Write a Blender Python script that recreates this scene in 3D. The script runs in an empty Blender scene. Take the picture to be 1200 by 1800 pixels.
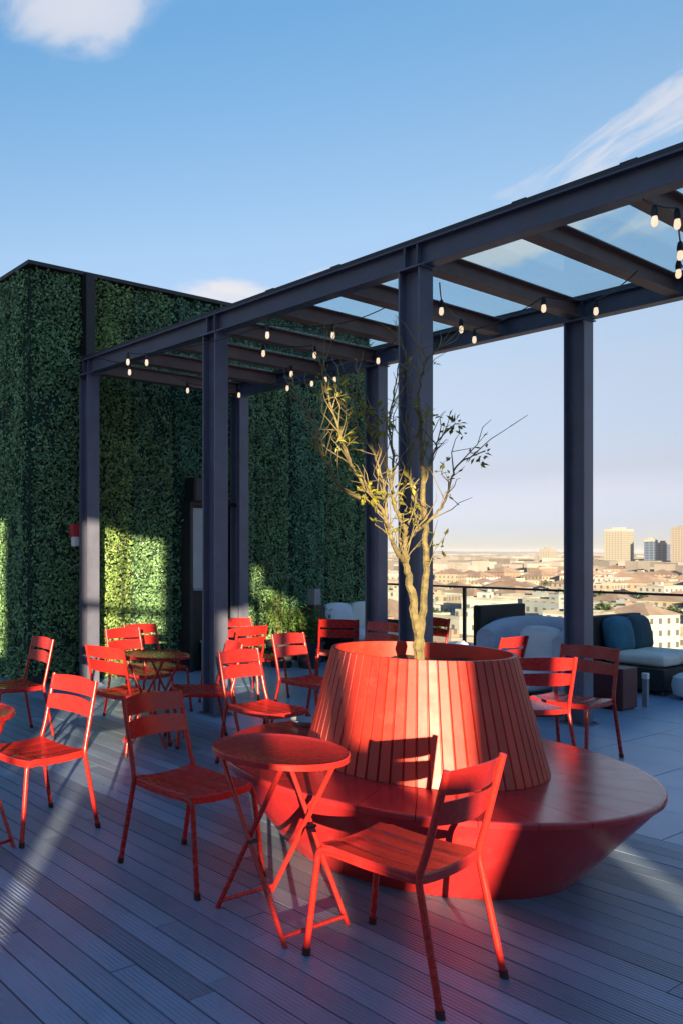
import bpy, math, random
from mathutils import Vector, Matrix, noise as mnoise
from math import sin, cos, pi, radians as R, sqrt, atan2

random.seed(7)
S = bpy.context.scene
COL = S.collection

# ---------------------------------------------------------------- camera
EYE = 1.55
F_PX, CX, HZ = 1405.0, 70.0, 972.0            # focal length and principal point in photo pixels (1200 wide)
cam = bpy.data.cameras.new('camera')
cam.sensor_fit = 'HORIZONTAL'
cam.sensor_width = 36.0
cam.lens = F_PX / 1200.0 * 36.0
cam.shift_x = (600.0 - CX) / 1200.0
cam.shift_y = (HZ - 900.0) / 1200.0
cam.clip_start = 0.05
cam.clip_end = 40000.0
cam_o = bpy.data.objects.new('camera', cam)
COL.objects.link(cam_o)
cam_o.location = (0, 0, EYE)
cam_o.rotation_euler = (pi / 2, 0, 0)
S.camera = cam_o

# ---------------------------------------------------------------- light
SUN_EL = R(8.5)
LX, LY = 0.21, 0.978                          # horizontal direction the light travels
SUN_ROT = atan2(-LX, -LY)
sun = bpy.data.lights.new('sun', 'SUN')
sun.energy = 5.0
sun.angle = R(0.4)
sun.color = (1.0, 0.78, 0.50)
sun_o = bpy.data.objects.new('sun', sun)
COL.objects.link(sun_o)
sun_o.rotation_euler = Vector((LX * cos(SUN_EL), LY * cos(SUN_EL), -sin(SUN_EL))).to_track_quat('-Z', 'Y').to_euler()
sun_o.location = (-3, -12, 12)

S.view_settings.view_transform = 'Standard'
S.view_settings.look = 'None'
S.view_settings.exposure = 1.8
S.view_settings.gamma = 1.0
SKY_STRENGTH = 0.11

W = bpy.data.worlds.new('World')
S.world = W
W.use_nodes = True
wt = W.node_tree
wt.nodes.clear()
def wn(t, **k):
    n = wt.nodes.new(t)
    for a, b in k.items():
        setattr(n, a, b)
    return n
def wl(a, b):
    wt.links.new(a, b)
def wmath(op, a, b=None, clamp=False):
    n = wn('ShaderNodeMath', operation=op, use_clamp=clamp)
    for i, x in enumerate((a, b)):
        if x is None:
            continue
        if isinstance(x, (int, float)):
            n.inputs[i].default_value = x
        else:
            wl(x, n.inputs[i])
    return n.outputs[0]
sky = wn('ShaderNodeTexSky', sky_type='NISHITA')
sky.sun_disc = False
sky.sun_elevation = SUN_EL
sky.sun_rotation = SUN_ROT
sky.altitude = 60
sky.air_density = 1.0
sky.dust_density = 0.25
sky.ozone_density = 3.0
tc = wn('ShaderNodeTexCoord')
DIR = tc.outputs['Generated']
def wdot(v):
    n = wn('ShaderNodeVectorMath', operation='DOT_PRODUCT')
    wl(DIR, n.inputs[0])
    n.inputs[1].default_value = v
    return n.outputs['Value']
def cloud(c, rx, ry, tilt, scale, stretch, lo, hi, amount):
    """one cloud of the sky, placed by compass direction and height"""
    c = Vector(c).normalized()
    e = c.cross(Vector((0, 0, 1))).normalized()
    n = e.cross(c).normalized()
    e2 = e * cos(tilt) + n * sin(tilt)
    n2 = n * cos(tilt) - e * sin(tilt)
    a = wdot(e2); b = wdot(n2); f = wdot(c)
    d2 = wmath('ADD', wmath('POWER', wmath('DIVIDE', a, rx), 2.0), wmath('POWER', wmath('DIVIDE', b, ry), 2.0))
    m = wmath('SUBTRACT', 1.0, d2, True)
    m = wmath('MULTIPLY', m, wmath('GREATER_THAN', f, 0.0))
    cb = wn('ShaderNodeCombineXYZ')
    wl(wmath('MULTIPLY', a, 1.0 / stretch), cb.inputs[0]); wl(b, cb.inputs[1])
    cb.inputs[2].default_value = c.x * 7 + c.z * 3
    nz = wn('ShaderNodeTexNoise')
    nz.inputs['Scale'].default_value = scale
    nz.inputs['Detail'].default_value = 7
    nz.inputs['Roughness'].default_value = 0.58
    nz.inputs['Distortion'].default_value = 0.5
    wl(cb.outputs[0], nz.inputs['Vector'])
    s = wmath('ADD', nz.outputs['Fac'], wmath('MULTIPLY', m, 0.45))
    mr = wn('ShaderNodeMapRange', interpolation_type='SMOOTHSTEP')
    wl(s, mr.inputs[0])
    mr.inputs[1].default_value = lo; mr.inputs[2].default_value = hi
    return wmath('MULTIPLY', wmath('MULTIPLY', mr.outputs[0], amount), wmath('POWER', m, 0.5))
clouds = [
    cloud((0.048, 1, 0.690), 0.125, 0.062, R(-2), 15, 1.5, 0.60, 0.95, 0.72),
    cloud((0.770, 1, 0.545), 0.190, 0.050, R(24), 46, 4.0, 0.76, 1.05, 0.62),
    cloud((0.235, 1, 0.330), 0.080, 0.024, R(-6), 22, 2.0, 0.62, 0.95, 0.85),
    cloud((0.620, 1, 0.395), 0.120, 0.030, R(8), 30, 2.2, 0.66, 0.92, 0.95),
    cloud((0.820, 1, 0.440), 0.090, 0.020, R(14), 30, 2.5, 0.66, 0.94, 0.85),
    cloud((0.400, 1, 0.345), 0.090, 0.020, R(0), 22, 2.5, 0.66, 0.98, 0.70),
    cloud((0.600, 1, 0.070), 0.420, 0.040, R(2), 12, 7.0, 0.70, 1.05, 0.35),
]
acc = clouds[0]
for c_ in clouds[1:]:
    acc = wmath('MAXIMUM', acc, c_)
hsv = wn('ShaderNodeHueSaturation')
hsv.inputs['Saturation'].default_value = 1.0
wl(sky.outputs[0], hsv.inputs['Color'])
# sky tint by height: mutes the horizon, stays brighter overhead to lift the shade
sxyz = wn('ShaderNodeSeparateXYZ'); wl(DIR, sxyz.inputs[0])
ramp = wn('ShaderNodeValToRGB')
wl(sxyz.outputs[2], ramp.inputs[0])
cr = ramp.color_ramp
stops = [(0.0, (.40, .43, .68)), (.03, (.40, .375, .62)), (.087, (.53, .365, .41)), (.19, (.80, .51, .44)), (.347, (1.0, .74, .62)), (.43, (.90, .77, .67)), (.548, (.72, .80, .76)), (.70, (.92, 1.0, 1.0)), (1.0, (1.0, 1.0, 1.0))]
while len(cr.elements) < len(stops):
    cr.elements.new(0.5)
for e_, (p_, c_) in zip(cr.elements, stops):
    e_.position = p_
for e_, (p_, c_) in zip(cr.elements, stops):
    e_.color = (*c_, 1)
haz = wn('ShaderNodeMixRGB', blend_type='MULTIPLY')
haz.inputs[0].default_value = 1.0
wl(hsv.outputs[0], haz.inputs[1]); wl(ramp.outputs[0], haz.inputs[2])
mix = wn('ShaderNodeMixRGB')
wl(acc, mix.inputs[0])
wl(haz.outputs[0], mix.inputs[1])
mix.inputs[2].default_value = (2.3, 2.2, 2.25, 1)
CLOUD_MIX = mix
bg = wn('ShaderNodeBackground')
bg.inputs[1].default_value = SKY_STRENGTH
wl(mix.outputs[0], bg.inputs[0])
wo = wn('ShaderNodeOutputWorld')
wl(bg.outputs[0], wo.inputs[0])

# ---------------------------------------------------------------- terrace axes
TH = R(30.6)
V2 = Vector((cos(TH), sin(TH), 0))            # across the terrace, towards the railing
U2 = Vector((sin(TH), -cos(TH), 0))           # along the boards and the pergola
def uv(u, v, z=0.0):
    return U2 * u + V2 * v + Vector((0, 0, z))
def to_uv(x, y):
    p = Vector((x, y, 0))
    return p.dot(U2), p.dot(V2)
YAW_U = atan2(U2.y, U2.x)
YAW_V = atan2(V2.y, V2.x)
def at(px, py, z):
    """the point at height z that the photo shows at (px, py): used to read positions off the photo"""
    d = F_PX * (EYE - z) / (py - HZ)
    return Vector(((px - CX) / F_PX * d, d, z))

# ---------------------------------------------------------------- materials
def mat(name, col, rough=0.5, metal=0.0, var=0.12, scale=6.0, bump=0.0, bscale=60.0, coat=0.0, dirt=None, dirt_amt=0.0, spec=0.5, obj_random=0.0, island=0.0):
    m = bpy.data.materials.new(name)
    m.use_nodes = True
    t = m.node_tree
    b = t.nodes['Principled BSDF']
    b.inputs['Roughness'].default_value = rough
    b.inputs['Metallic'].default_value = metal
    b.inputs['Specular IOR Level'].default_value = spec
    if coat:
        b.inputs['Coat Weight'].default_value = coat
        b.inputs['Coat Roughness'].default_value = 0.25
    co = t.nodes.new('ShaderNodeTexCoord')
    n = t.nodes.new('ShaderNodeTexNoise')
    n.inputs['Scale'].default_value = scale
    n.inputs['Detail'].default_value = 6
    n.inputs['Roughness'].default_value = 0.6
    t.links.new(co.outputs['Object'], n.inputs['Vector'])
    mr = t.nodes.new('ShaderNodeMapRange')
    mr.inputs[1].default_value = 0.3; mr.inputs[2].default_value = 0.7
    mr.inputs[3].default_value = 1 - var; mr.inputs[4].default_value = 1 + var
    t.links.new(n.outputs['Fac'], mr.inputs[0])
    fac = mr.outputs[0]
    def mul(a, bb):
        k = t.nodes.new('ShaderNodeMath'); k.operation = 'MULTIPLY'
        t.links.new(a, k.inputs[0]); t.links.new(bb, k.inputs[1])
        return k.outputs[0]
    def ranged(sock, amt):
        r = t.nodes.new('ShaderNodeMapRange')
        r.inputs[3].default_value = 1 - amt; r.inputs[4].default_value = 1 + amt
        t.links.new(sock, r.inputs[0])
        return r.outputs[0]
    if obj_random:
        oi = t.nodes.new('ShaderNodeObjectInfo')
        fac = mul(fac, ranged(oi.outputs['Random'], obj_random))
    if island:
        ge = t.nodes.new('ShaderNodeNewGeometry')
        fac = mul(fac, ranged(ge.outputs['Random Per Island'], island))
    vm = t.nodes.new('ShaderNodeVectorMath'); vm.operation = 'SCALE'
    vm.inputs[0].default_value = col[:3]
    t.links.new(fac, vm.inputs['Scale'])
    out = vm.outputs[0]
    if dirt is not None:
        n2 = t.nodes.new('ShaderNodeTexNoise')
        n2.inputs['Scale'].default_value = scale * 2.3
        n2.inputs['Detail'].default_value = 9
        n2.inputs['Roughness'].default_value = 0.7
        t.links.new(co.outputs['Object'], n2.inputs['Vector'])
        r2 = t.nodes.new('ShaderNodeMapRange')
        r2.inputs[1].default_value = 0.52; r2.inputs[2].default_value = 0.75
        r2.inputs[3].default_value = 0; r2.inputs[4].default_value = dirt_amt
        t.links.new(n2.outputs['Fac'], r2.inputs[0])
        mx = t.nodes.new('ShaderNodeMixRGB')
        t.links.new(r2.outputs[0], mx.inputs[0]); t.links.new(out, mx.inputs[1])
        mx.inputs[2].default_value = (*dirt, 1)
        out = mx.outputs[0]
    t.links.new(out, b.inputs['Base Color'])
    # slightly uneven gloss
    rr = t.nodes.new('ShaderNodeMapRange')
    rr.inputs[3].default_value = max(0.03, rough - 0.08); rr.inputs[4].default_value = min(1, rough + 0.1)
    n3 = t.nodes.new('ShaderNodeTexNoise')
    n3.inputs['Scale'].default_value = scale * 4
    n3.inputs['Detail'].default_value = 5
    t.links.new(co.outputs['Object'], n3.inputs['Vector'])
    t.links.new(n3.outputs['Fac'], rr.inputs[0]); t.links.new(rr.outputs[0], b.inputs['Roughness'])
    if bump:
        nb = t.nodes.new('ShaderNodeTexNoise')
        nb.inputs['Scale'].default_value = bscale
        nb.inputs['Detail'].default_value = 4
        t.links.new(co.outputs['Object'], nb.inputs['Vector'])
        bp = t.nodes.new('ShaderNodeBump')
        bp.inputs['Strength'].default_value = bump
        bp.inputs['Distance'].default_value = 0.01
        t.links.new(nb.outputs['Fac'], bp.inputs['Height'])
        t.links.new(bp.outputs[0], b.inputs['Normal'])
    return m

def leaf_mat(name, col, trans=0.35, var=0.35, rough=0.5):
    m = mat(name, col, rough=rough, var=0.25, scale=3.0, island=var)
    t = m.node_tree
    b = t.nodes['Principled BSDF']
    src = b.inputs['Base Color'].links[0].from_socket
    tr = t.nodes.new('ShaderNodeBsdfTranslucent')
    t.links.new(src, tr.inputs[0])
    mx = t.nodes.new('ShaderNodeMixShader')
    mx.inputs[0].default_value = trans
    t.links.new(b.outputs[0], mx.inputs[1]); t.links.new(tr.outputs[0], mx.inputs[2])
    t.links.new(mx.outputs[0], t.nodes['Material Output'].inputs[0])
    return m

def glass_mat(name, tint, refl=0.08, edge=0.5, rough=0.0):
    m = bpy.data.materials.new(name)
    m.use_nodes = True
    t = m.node_tree
    t.nodes.remove(t.nodes['Principled BSDF'])
    tr = t.nodes.new('ShaderNodeBsdfTransparent'); tr.inputs[0].default_value = (*tint, 1)
    gl = t.nodes.new('ShaderNodeBsdfGlossy'); gl.inputs['Roughness'].default_value = rough
    lw = t.nodes.new('ShaderNodeLayerWeight'); lw.inputs[0].default_value = 0.25
    mr = t.nodes.new('ShaderNodeMapRange')
    mr.inputs[3].default_value = refl; mr.inputs[4].default_value = edge
    t.links.new(lw.outputs['Fresnel'], mr.inputs[0])
    mx = t.nodes.new('ShaderNodeMixShader')
    t.links.new(mr.outputs[0], mx.inputs[0]); t.links.new(tr.outputs[0], mx.inputs[1]); t.links.new(gl.outputs[0], mx.inputs[2])
    t.links.new(mx.outputs[0], t.nodes['Material Output'].inputs[0])
    return m

def emit_mat(name, col, strength):
    m = bpy.data.materials.new(name); m.use_nodes = True
    b = m.node_tree.nodes['Principled BSDF']
    b.inputs['Base Color'].default_value = (*col, 1)
    b.inputs['Emission Color'].default_value = (*col, 1)
    b.inputs['Emission Strength'].default_value = strength
    b.inputs['Roughness'].default_value = 0.2
    return m

M = {}
M['red'] = mat('red_paint', (0.43, 0.018, 0.013), rough=0.26, var=0.14, scale=9, bump=0.04, bscale=220, obj_random=0.22, dirt=(0.24, 0.035, 0.025), dirt_amt=0.45)
M['bench_red'] = mat('bench_red_paint', (0.40, 0.020, 0.022), rough=0.19, var=0.14, scale=3, bump=0.02, bscale=150, dirt=(0.42, 0.09, 0.07), dirt_amt=0.30)
M['cone_red'] = mat('cone_red_paint', (0.46, 0.027, 0.014), rough=0.44, var=0.14, scale=5, bump=0.03, bscale=120, dirt=(0.40, 0.10, 0.07), dirt_amt=0.35, island=0.16)
M['foot'] = mat('dark_plastic', (0.05, 0.012, 0.012), rough=0.6)
M['steel'] = mat('blue_grey_steel', (0.115, 0.125, 0.175), rough=0.36, var=0.15, scale=4, bump=0.02, bscale=90, dirt=(0.10, 0.09, 0.09), dirt_amt=0.4)
M['beam'] = mat('beam_steel', (0.075, 0.085, 0.125), rough=0.38, var=0.15, scale=4, dirt=(0.16, 0.075, 0.045), dirt_amt=0.5)
M['cross'] = mat('warm_lit_steel', (0.20, 0.10, 0.075), rough=0.5, var=0.2, scale=4, dirt=(0.17, 0.07, 0.04), dirt_amt=0.5)  # warm light reflected onto the undersides, put into this brown
M['black'] = mat('black_plastic', (0.012, 0.012, 0.014), rough=0.45)
M['dark'] = mat('dark_metal', (0.022, 0.023, 0.028), rough=0.45, var=0.2)
M['white'] = mat('white_plastic', (0.75, 0.76, 0.74), rough=0.4, var=0.04)
M['concrete'] = mat('grey_concrete', (0.30, 0.29, 0.28), rough=0.85, var=0.18, scale=1.5, bump=0.2, bscale=30)
M['bluefab'] = mat('blue_grey_fabric', (0.38, 0.46, 0.57), rough=0.9, var=0.10, scale=8, bump=0.25, bscale=260)
M['greyfab'] = mat('light_grey_fabric', (0.60, 0.64, 0.68), rough=0.9, var=0.08, scale=8, bump=0.25, bscale=260)
M['palefab'] = mat('cream_fabric', (0.62, 0.62, 0.56), rough=0.9, var=0.08, scale=8, bump=0.25, bscale=260)
M['tealfab'] = mat('dark_teal_fabric', (0.020, 0.060, 0.085), rough=0.85, var=0.15, scale=8, bump=0.25, bscale=260)
M['cyanfab'] = mat('petrol_blue_fabric', (0.030, 0.13, 0.20), rough=0.85, var=0.15, scale=8, bump=0.25, bscale=260)
M['wicker'] = mat('black_wicker', (0.015, 0.018, 0.018), rough=0.7, var=0.3, scale=40, bump=0.5, bscale=120)
M['maroon'] = mat('maroon_metal', (0.10, 0.022, 0.022), rough=0.5, var=0.15)
M['paletop'] = mat('pale_stone', (0.55, 0.57, 0.58), rough=0.35, var=0.08)
M['greybox'] = mat('grey_metal', (0.26, 0.27, 0.29), rough=0.4, var=0.1)
M['greenbox'] = mat('pale_green_plastic', (0.22, 0.42, 0.33), rough=0.5, var=0.1)
M['alarm_red'] = mat('alarm_red_plastic', (0.55, 0.05, 0.05), rough=0.4)
M['soil'] = mat('planting_soil', (0.035, 0.025, 0.018), rough=0.95, var=0.3, scale=20, bump=0.8, bscale=60)
M['bark'] = mat('olive_bark', (0.155, 0.125, 0.052), rough=0.9, var=0.5, scale=18, bump=1.0, bscale=70, dirt=(0.07, 0.06, 0.035), dirt_amt=0.85)
M['twig'] = mat('twig_bark', (0.20, 0.16, 0.075), rough=0.85, var=0.3, scale=14)
M['ylwleaf'] = leaf_mat('yellow_green_leaf', (0.26, 0.25, 0.035), 0.40, 0.4)
M['dkleaf'] = leaf_mat('dark_leaf', (0.030, 0.050, 0.025), 0.25, 0.4)
M['hedge'] = leaf_mat('boxwood_leaf', (0.17, 0.31, 0.14), 0.22, 0.60, 0.28)
M['hedge2'] = leaf_mat('boxwood_leaf_cool', (0.12, 0.285, 0.16), 0.22, 0.60, 0.28)
M['hedge3'] = leaf_mat('boxwood_leaf_yellow', (0.215, 0.33, 0.10), 0.22, 0.60, 0.32)  # yellower leaf tone for one panel of the front
M['hedge_b'] = mat('hedge_backing', (0.012, 0.04, 0.026), rough=0.9, var=0.4, scale=9)
M['shrub'] = leaf_mat('bright_shrub_leaf', (0.085, 0.17, 0.035), 0.35, 0.4)
M['pale_leaf'] = leaf_mat('pale_plume_leaf', (0.42, 0.42, 0.22), 0.35, 0.3)
M['glass'] = glass_mat('roof_glass', (0.84, 0.95, 0.985), 0.03, 0.24)
M['railglass'] = glass_mat('railing_glass', (0.94, 0.97, 0.96), 0.02, 0.35)
M['doorglass'] = mat('door_glass', (0.05, 0.05, 0.05), rough=0.1)
M['doorgrey'] = mat('door_leaf_grey', (0.42, 0.43, 0.44), rough=0.5)
M['bulb'] = emit_mat('warm_bulb', (1.0, 0.74, 0.50), 0.28)
M['trunk_far'] = mat('far_bark', (0.08, 0.06, 0.04), rough=0.9)
M['citytree'] = leaf_mat('city_tree_leaf', (0.055, 0.085, 0.030), 0.2, 0.4)
M['terracotta'] = mat('terracotta_tiles', (0.25, 0.175, 0.13), rough=0.85, var=0.25, scale=0.15, obj_random=0.25)
M['flatroof'] = mat('flat_roof_gravel', (0.24, 0.23, 0.21), rough=0.9, var=0.2, scale=0.2, obj_random=0.25)
M['far'] = mat('far_city', (0.20, 0.185, 0.17), rough=0.95, var=0.3, scale=0.01, island=0.45)
M['hill'] = mat('far_hills', (0.13, 0.15, 0.175), rough=1.0, var=0.2, scale=0.002)
M['cityground'] = mat('city_ground', (0.24, 0.22, 0.19), rough=0.95, var=0.35, scale=0.02, dirt=(0.09, 0.11, 0.05), dirt_amt=0.7)

def deck_mat():
    m = mat('composite_decking', (0.165, 0.225, 0.31), rough=0.36, var=0.18, scale=1.3, island=0.26, dirt=(0.13, 0.14, 0.17), dirt_amt=0.5)
    t = m.node_tree; b = t.nodes['Principled BSDF']
    co = t.nodes.new('ShaderNodeTexCoord')
    mp = t.nodes.new('ShaderNodeMapping')
    t.links.new(co.outputs['Object'], mp.inputs[0])
    mp.inputs['Scale'].default_value = (1.5, 60, 1)       # grain runs along the board (x of the rotated object)
    n = t.nodes.new('ShaderNodeTexNoise'); n.inputs['Scale'].default_value = 3; n.inputs['Detail'].default_value = 6
    t.links.new(mp.outputs[0], n.inputs['Vector'])
    wv = t.nodes.new('ShaderNodeTexWave'); wv.bands_direction = 'Y'
    wv.inputs['Scale'].default_value = 15.2; wv.inputs['Distortion'].default_value = 0.3
    t.links.new(co.outputs['Object'], wv.inputs['Vector'])
    ad = t.nodes.new('ShaderNodeMath'); ad.operation = 'ADD'
    t.links.new(n.outputs['Fac'], ad.inputs[0]); t.links.new(wv.outputs['Fac'], ad.inputs[1])
    bp = t.nodes.new('ShaderNodeBump'); bp.inputs['Strength'].default_value = 0.55; bp.inputs['Distance'].default_value = 0.004
    t.links.new(ad.outputs[0], bp.inputs['Height']); t.links.new(bp.outputs[0], b.inputs['Normal'])
    return m
M['deck'] = deck_mat()
def paving_mat():
    m = mat('grey_paving', (0.22, 0.33, 0.47), rough=0.32, var=0.10, scale=0.8, dirt=(0.14, 0.19, 0.26), dirt_amt=0.6, bump=0.05, bscale=120, island=0.05)
    return m
M['paving'] = paving_mat()
M['under'] = mat('under_deck', (0.012, 0.012, 0.014), rough=0.9)

def facade_mat():
    m = bpy.data.materials.new('city_facade'); m.use_nodes = True
    t = m.node_tree; b = t.nodes['Principled BSDF']; b.inputs['Roughness'].default_value = 0.8
    oi = t.nodes.new('ShaderNodeObjectInfo')
    co = t.nodes.new('ShaderNodeTexCoord')
    sx = t.nodes.new('ShaderNodeSeparateXYZ'); t.links.new(co.outputs['Object'], sx.inputs[0])
    sn = t.nodes.new('ShaderNodeSeparateXYZ'); t.links.new(co.outputs['Normal'], sn.inputs[0])
    def mth(op, a, bb=None):
        n = t.nodes.new('ShaderNodeMath'); n.operation = op
        for i, x in enumerate((a, bb)):
            if x is None: continue
            if isinstance(x, (int, float)): n.inputs[i].default_value = x
            else: t.links.new(x, n.inputs[i])
        return n.outputs[0]
    h = mth('ADD', mth('MULTIPLY', sx.outputs[0], mth('ABSOLUTE', sn.outputs[1])), mth('MULTIPLY', sx.outputs[1], mth('ABSOLUTE', sn.outputs[0])))
    fh = mth('FRACT', mth('ADD', mth('DIVIDE', h, 3.1), 100.0))
    fz = mth('FRACT', mth('DIVIDE', sx.outputs[2], 3.3))
    k = mth('MULTIPLY', mth('MULTIPLY', mth('GREATER_THAN', fh, 0.32), mth('LESS_THAN', fh, 0.70)), mth('MULTIPLY', mth('GREATER_THAN', fz, 0.28), mth('LESS_THAN', fz, 0.76)))
    k = mth('MULTIPLY', k, mth('LESS_THAN', mth('ABSOLUTE', sn.outputs[2]), 0.5))
    nz = t.nodes.new('ShaderNodeTexNoise'); nz.inputs['Scale'].default_value = 0.35; nz.inputs['Detail'].default_value = 6
    t.links.new(co.outputs['Object'], nz.inputs['Vector'])
    mr = t.nodes.new('ShaderNodeMapRange'); mr.inputs[3].default_value = 0.75; mr.inputs[4].default_value = 1.2
    t.links.new(nz.outputs['Fac'], mr.inputs[0])
    vm = t.nodes.new('ShaderNodeVectorMath'); vm.operation = 'SCALE'
    t.links.new(oi.outputs['Color'], vm.inputs[0]); t.links.new(mr.outputs[0], vm.inputs['Scale'])
    mx = t.nodes.new('ShaderNodeMixRGB')
    t.links.new(k, mx.inputs[0]); t.links.new(vm.outputs[0], mx.inputs[1]); mx.inputs[2].default_value = (0.09, 0.085, 0.085, 1)
    t.links.new(mx.outputs[0], b.inputs['Base Color'])
    return m
M['facade'] = facade_mat()
def tower_mat(name, wall, glass, pitch_h, pitch_z, wh, wz, rough):
    m = bpy.data.materials.new(name); m.use_nodes = True
    t = m.node_tree; b = t.nodes['Principled BSDF']; b.inputs['Roughness'].default_value = rough
    co = t.nodes.new('ShaderNodeTexCoord')
    sx = t.nodes.new('ShaderNodeSeparateXYZ'); t.links.new(co.outputs['Object'], sx.inputs[0])
    sn = t.nodes.new('ShaderNodeSeparateXYZ'); t.links.new(co.outputs['Normal'], sn.inputs[0])
    def mth(op, a, bb=None):
        n = t.nodes.new('ShaderNodeMath'); n.operation = op
        for i, x in enumerate((a, bb)):
            if x is None: continue
            if isinstance(x, (int, float)): n.inputs[i].default_value = x
            else: t.links.new(x, n.inputs[i])
        return n.outputs[0]
    h = mth('ADD', mth('MULTIPLY', sx.outputs[0], mth('ABSOLUTE', sn.outputs[1])), mth('MULTIPLY', sx.outputs[1], mth('ABSOLUTE', sn.outputs[0])))
    fh = mth('FRACT', mth('ADD', mth('DIVIDE', h, pitch_h), 100.0)); fz = mth('FRACT', mth('DIVIDE', sx.outputs[2], pitch_z))
    k = mth('MULTIPLY', mth('LESS_THAN', fh, wh), mth('LESS_THAN', fz, wz))
    mx = t.nodes.new('ShaderNodeMixRGB'); t.links.new(k, mx.inputs[0])
    mx.inputs[1].default_value = (*wall, 1); mx.inputs[2].default_value = (*glass, 1)
    t.links.new(mx.outputs[0], b.inputs['Base Color'])
    return m
M['tower_pale'] = tower_mat('pale_tower_facade', (0.25, 0.235, 0.195), (0.12, 0.12, 0.115), 4.2, 3.4, 0.55, 0.5, 0.7)
M['tower_blue'] = tower_mat('blue_tower_facade', (0.11, 0.15, 0.21), (0.035, 0.06, 0.11), 6.0, 4.0, 0.8, 0.7, 0.35)
M['tower_beige'] = tower_mat('beige_tower_facade', (0.23, 0.20, 0.17), (0.12, 0.11, 0.11), 3.6, 3.4, 0.5, 0.55, 0.7)

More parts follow.
